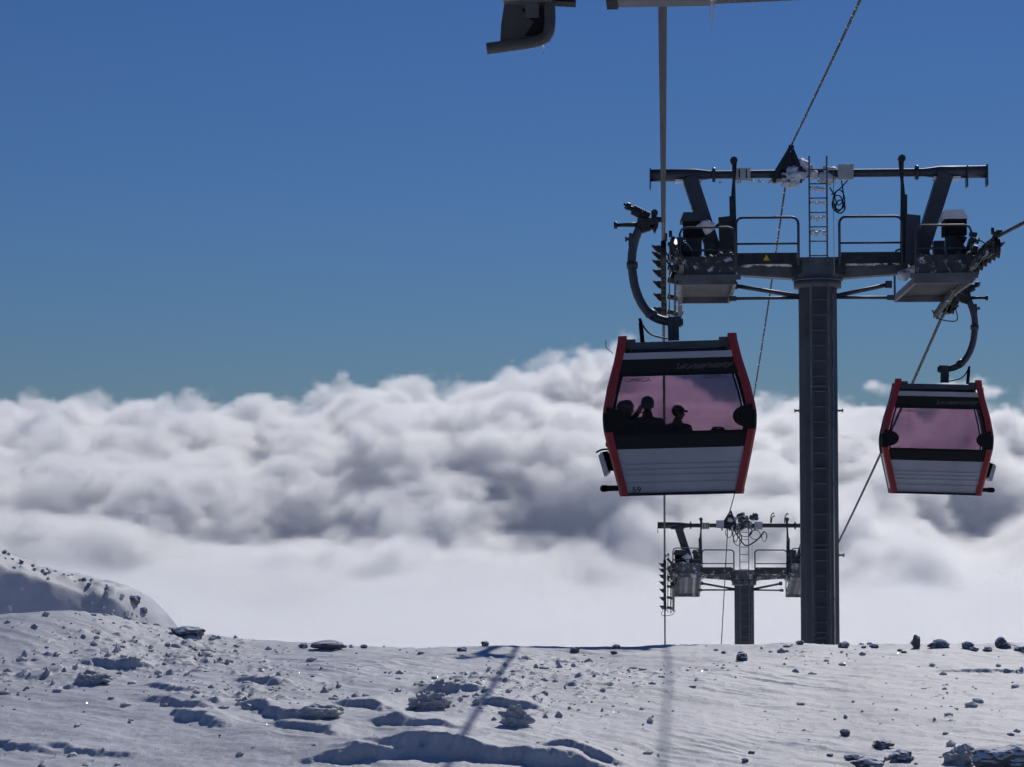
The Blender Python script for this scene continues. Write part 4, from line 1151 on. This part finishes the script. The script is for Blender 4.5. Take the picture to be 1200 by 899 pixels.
# plastic guide arm left of it
ga = thing('guide_arm', (SY(620, SY0), SY0, SZ(0) + 0.15), 'dark plastic panel with a bent tube hanging from the top edge, left of the rope', 'guide arm')
gx = SY(620, SY0); gz = SZ(0) + 0.15
def GP(px, py): return (SY(px, SY0) - gx, SZ(py) - gz)
MB().prism([GP(592, 4), GP(645, 4), GP(646, 50), GP(600, 52), GP(587, 51), GP(588, 30)], -0.03, 0.0, 'y').build('panel', M['arm_plastic'], ga, bevel=0.004)
MB().prism([GP(612, 12), GP(640, 8), GP(641, 44), GP(616, 44), GP(627, 28)], -0.036, -0.028, 'y').build('black_facet', M['black'], ga)  # flat black piece laid on the front of the panel
tb = [(*GP(572, 59.5)[:1], -0.05, GP(572, 59.5)[1])]
for px, py in ((600, 56), (625, 52.5), (636, 49.5), (642, 45), (645, 38), (646, 25), (645.5, 8), (645, -20)): a = GP(px, py); tb.append((a[0], -0.05, a[1]))
MB().tube(spline(tb, 4), 0.026, 14).build('bent_tube', M['arm_plastic'], ga)
MB().box((GP(620, 2)[0], -0.06, GP(620, 2.5)[1]), (0.215, 0.10, 0.030)).build('trim_strip', M['alu'], ga)
MB().box((GP(618, -6)[0], -0.05, GP(618, -8)[1]), (0.21, 0.14, 0.07)).build('bracket', M['dark'], ga)
MB().box((GP(660, -2)[0], 0.0, GP(660, -4)[1]), (0.12, 0.10, 0.065), (0, R(4), 0)).build('side_block', M['black'], ga)
MB().box((GP(625, -60)[0], 0.0, GP(625, -60)[1]), (0.06, 0.08, 0.62)).build('stem', M['galv'], ga)
for px, py, l in ((611, 54, 0.020), (638.5, 51, 0.030)):
    a = GP(px, py + 7); MB().tube([(a[0], -0.05, a[1] + 0.01), (a[0] + 0.001, -0.05, a[1] - l * 0.5), (a[0], -0.05, a[1] - l)], [0.005, 0.003, 0.0008], 6).build('ice_drop', M['ice'], ga)
ip = []; rr = []
rnd = random.Random(2)
for i in range(9):
    k = i / 8; ip.append((SY(837, SY0) + (-0.014 * k) + rnd.uniform(-.0025, .0025), SY0 - 0.03, SZ(4) - 0.134 * k)); rr.append(0.011 * (1 - k) ** 0.7 * rnd.uniform(0.75, 1.2) + 0.0012)
tag(MB().tube(ip, rr, 8).build('icicle', M['ice']), 'clear knobbly icicle hanging from the station rail at the top edge', 'icicle')

# ------------------------------------------------------------------ rocks and snow clods
def rock_material():
    m = bpy.data.materials.new('dark_rock_with_snow'); m.use_nodes = True
    t = m.node_tree; p = t.nodes['Principled BSDF']
    tc = t.nodes.new('ShaderNodeTexCoord'); geo = t.nodes.new('ShaderNodeNewGeometry')
    n = t.nodes.new('ShaderNodeTexNoise'); n.inputs['Scale'].default_value = 9; n.inputs['Detail'].default_value = 8
    r = t.nodes.new('ShaderNodeValToRGB'); r.color_ramp.elements[0].color = (0.05, 0.05, 0.055, 1); r.color_ramp.elements[1].color = (0.26, 0.25, 0.26, 1)
    t.links.new(tc.outputs['Object'], n.inputs['Vector']); t.links.new(n.outputs['Fac'], r.inputs[0])
    sp = t.nodes.new('ShaderNodeSeparateXYZ'); t.links.new(geo.outputs['True Normal'], sp.inputs[0])
    ad = t.nodes.new('ShaderNodeMath'); ad.operation = 'MULTIPLY_ADD'; ad.inputs[1].default_value = 0.9; t.links.new(n.outputs['Fac'], ad.inputs[0]); t.links.new(sp.outputs['Z'], ad.inputs[2])
    k = t.nodes.new('ShaderNodeMapRange'); k.inputs[1].default_value = 0.80; k.inputs[2].default_value = 1.0
    t.links.new(ad.outputs[0], k.inputs[0])
    mx = t.nodes.new('ShaderNodeMix'); mx.data_type = 'RGBA'; mx.inputs[7].default_value = (0.76, 0.78, 0.82, 1)
    t.links.new(k.outputs[0], mx.inputs[0]); t.links.new(r.outputs[0], mx.inputs[6]); t.links.new(mx.outputs[2], p.inputs['Base Color'])
    p.inputs['Roughness'].default_value = 0.8
    b = t.nodes.new('ShaderNodeBump'); b.inputs['Strength'].default_value = 0.7; b.inputs['Distance'].default_value = 0.03
    t.links.new(n.outputs['Fac'], b.inputs['Height']); t.links.new(b.outputs[0], p.inputs['Normal'])
    return m
M['rock'] = rock_material()
M['clod'] = snow_material('rimed_clod', (0.58, 0.58, 0.60), 0.4)
def rock(x, y, r, seed, label, name='rock', mat='rock', cat='rock', group=None, amp=0.45, sink=0.35, z=None, sub=3):
    if z is None:
        x, y, r = x * G, y * G, tuple(q * G for q in r)
        zz = float(ground_z(np.array(x), np.array(y)))
    else: zz = z
    o = MB().lump((0, 0, r[2] * (1 - sink)), r, seed, 4 if mat == 'clod' else sub, amp * (0.7 if mat == 'clod' else 0.62), 1.8 if mat == 'clod' else 1.3).build(name, M[mat], None, (x, y, zz))
    return tag(o, label, cat, group)
rock(-8.15, 28.9, (0.25, 0.18, 0.10), 3, 'dark overhanging snow-crusted lump low at the left, standing alone', 'snow_clod', 'clod', 'snow clod')
rock(-4.4, 26.2, (0.27, 0.2, 0.10), 9, 'smooth rounded boulder under snow, left of the rope shadow', 'boulder', 'clod', 'boulder', amp=0.25)
rock(-3.1, 27.1, (0.24, 0.18, 0.12), 12, 'ragged snow clod lying across the rope shadow', 'snow_clod', 'clod', 'snow clod', amp=0.6)
rock(-1.88, 25.8, (0.17, 0.13, 0.13), 15, 'pointed snow clod above the dark drift hollow at the bottom', 'snow_clod', 'clod', 'snow clod', amp=0.6)
rock(4.12, 34.3, (0.075, 0.06, 0.11), 21, 'pointed dark rock on the crest, first big one right of the tall tower', amp=0.4, sink=0.25)
rock(5.5, 34.3, (0.09, 0.07, 0.09), 25, 'dark pointed rock on the crest below the smaller cabin, near the right edge', amp=0.45, sink=0.25)
rock(2.97, 34.5, (0.10, 0.08, 0.06), 28, 'dark stone on the crest touching the foot of the tall tower', sink=0.3)
rock(-5.5, 33.3, (0.26, 0.16, 0.075), 31, 'flat dark slab on the skyline left of centre', amp=0.35, sink=0.2)
rock(-7.85, 33.6, (0.28, 0.2, 0.11), 35, 'snow-capped rock mound on the skyline just right of the knoll', amp=0.35)
rock(2.27, 26.4, (0.06, 0.05, 0.05), 41, 'small dark round stone alone on the snow, right of centre near the bottom', amp=0.3)
rock(2.66, 25.6, (0.13, 0.10, 0.06), 43, 'low snow-dusted stone, upper one of the group at bottom right')
rock(2.80, 24.75, (0.13, 0.10, 0.07), 46, 'snow-dusted stone at bottom right, beside the black flat stones')
rock(2.38, 24.5, (0.19, 0.12, 0.06), 49, 'long flat black stone at the bottom edge, right of centre', sink=0.4)
rock(3.95, 24.2, (0.38, 0.26, 0.15), 52, 'big dark rock cut off by the bottom right corner', amp=0.35, sub=4)
rock(3.45, 24.5, (0.16, 0.14, 0.11), 55, 'pale icy chunk just left of the big corner rock', 'ice_chunk', 'clod', 'ice chunk')
rock(1.19, 32.0, (0.09, 0.07, 0.08), 58, 'small pointed stone below the foot of the smaller tower', amp=0.5)
rock(-2.98, 34.1, (0.06, 0.05, 0.05), 61, 'small dark stone on the crest where the rope shadow meets the skyline', amp=0.4)
rock(-0.82, 34.6, (0.07, 0.06, 0.06), 64, 'small dark stone on the crest left of the haul rope', amp=0.5)
rock(4.5, 34.3, (0.16, 0.1, 0.07), 67, 'low dark stone on the crest between the two pointed rocks')
rock(4.95, 34.2, (0.10, 0.08, 0.06), 70, 'little flat stone on the crest just left of the right-hand pointed rock')
rnd = random.Random(77)
for k in range(34):
    x = rnd.uniform(3.2, 6.4) if k < 12 else rnd.uniform(0.6, 4.2) if k < 24 else rnd.uniform(-6, 3); y = rnd.uniform(33.2, 34.6) if k < 12 else rnd.uniform(24.1, 25.2) if k < 24 else rnd.uniform(33.4, 34.6)
    s = rnd.uniform(0.025, 0.055)
    where = 'small dark stone in the row of rubble along the crest at the right' if k < 12 else 'small dark stone in the scatter along the bottom right' if k < 24 else 'tiny dark stone sticking out of the middle of the crest'
    rock(x, y, (s * 1.5, s, s * 0.9), 200 + k, where, 'stone', 'rock', 'stone', ('crest rubble', 'foreground stones', 'crest pebbles')[0 if k < 12 else 1 if k < 24 else 2], sub=2)
# rocks along the rim of the knoll
for k in range(14):
    x = -12.9 - 5.4 * (rnd.random() ** 1.5); y = 51.0 + 1.2 * math.sin(x * 0.4) + rnd.uniform(-0.5, 0.1)
    s = rnd.uniform(0.03, 0.06) if x < -13.6 else rnd.uniform(0.07, 0.15)
    rock(x, y, (s * 1.2, s, s), 300 + k, 'dark rimed rock poking out along the rim of the snow knoll', 'rock', 'rock', 'rock', 'rocks on the knoll rim', z=float(knoll_z(x, y)), sub=2)
# finer rubble along the same rim
kr = MB()
for k in range(80):
    x = -12.6 - 5.2 * rnd.random(); y = 51.0 + 1.2 * math.sin(x * 0.4) + rnd.gauss(-0.1, 0.25) - (0.9 * rnd.random() if x > -14.5 else 0)
    s = rnd.uniform(0.015, 0.045) * (1.5 if x > -14.2 else 1); kr.lump((x, y, float(knoll_z(x, y)) + s * 0.3), (s * 1.3, s, s), 700 + k, 1, 0.5)
tag(kr.build('knoll_rubble', M['clod']), 'fine rimed rubble along the rim of the snow knoll', 'rubble', kind='stuff')
# uncountable rimed crumbs on the crust
N = 1900
rs = np.random.RandomState(4)
px_ = rs.uniform(-10.5, 6.8, N * 5); py_ = 23.3 + (36.0 - 23.3) * rs.uniform(0, 1, N * 5) ** 0.9
px_, py_ = px_ * G, py_ * G
keep = rs.uniform(0, 1, N * 5) < clump_mask(px_, py_) ** 1.6 * 0.55
px_, py_ = px_[keep][:N], py_[keep][:N]
pz_ = ground_z(px_, py_)
tv = []; 
for s in range(12):
    q = MB().lump((0, 0, 0), 1.0, 500 + s, 1, 0.55, 1.7); tv.append((np.array(q.v), np.array(q.f)))
V, F, nv = [], [], 0
for x, y, z in zip(px_, py_, pz_):
    s = 0.010 + 0.034 * rs.uniform() ** 3.5; v, f = tv[rs.randint(12)]
    a = rs.uniform(0, 6.28); c, sn = math.cos(a), math.sin(a); sx, sz = s * rs.uniform(1, 1.8), s * rs.uniform(0.6, 1.1)
    w = np.stack([(v[:, 0] * c * sx - v[:, 1] * sn * s) + x, (v[:, 0] * sn * sx + v[:, 1] * c * s) + y, v[:, 2] * sz + z + sz * 0.1], 1)
    V.append(w); F.append(f + nv); nv += len(v)
me = bpy.data.meshes.new('snow_crumbs'); me.from_pydata(np.concatenate(V).tolist(), [], np.concatenate(F).tolist()); me.materials.append(M['clod'])
tag(link(bpy.data.objects.new('snow_crumbs', me)), 'rimed crumbs and gravel scattered over the snow crust', 'crumbs', kind='stuff')

# added ice flakes, all tilted to bounce the sun to the eye
M['flake'] = material('glint_flake', (0.9, 0.92, 0.95), 0.2, 0.6, 0.5)
fl = MB()
for k in range(120):
    x, y = rs.uniform(-10, 6.4) * G, rs.uniform(23.4, 34.5) * G
    z = float(ground_z(np.array(x), np.array(y))) + 0.004
    n = (sun_vec + (EYE - Vector((x, y, z))).normalized()).normalized() + Vector((rs.normal(0, .09), rs.normal(0, .09), rs.normal(0, .09)))
    q = n.to_track_quat('Z', 'Y'); s = rs.uniform(0.003, 0.006); a = rs.uniform(0, 6.28)
    tri = [q @ Vector((s * math.cos(a + 2.1 * i), s * math.sin(a + 2.1 * i), 0)) for i in range(3)]
    c = Vector((x, y, z)); fl.add([c + p for p in tri] + [c - n.normalized() * 0.004], [(0, 1, 2), (0, 3, 1), (1, 3, 2), (2, 3, 0)])
tag(fl.build('glint_flakes', M['flake']), 'added ice flakes on the snow crust, aimed to glint', 'ice flakes', kind='stuff')
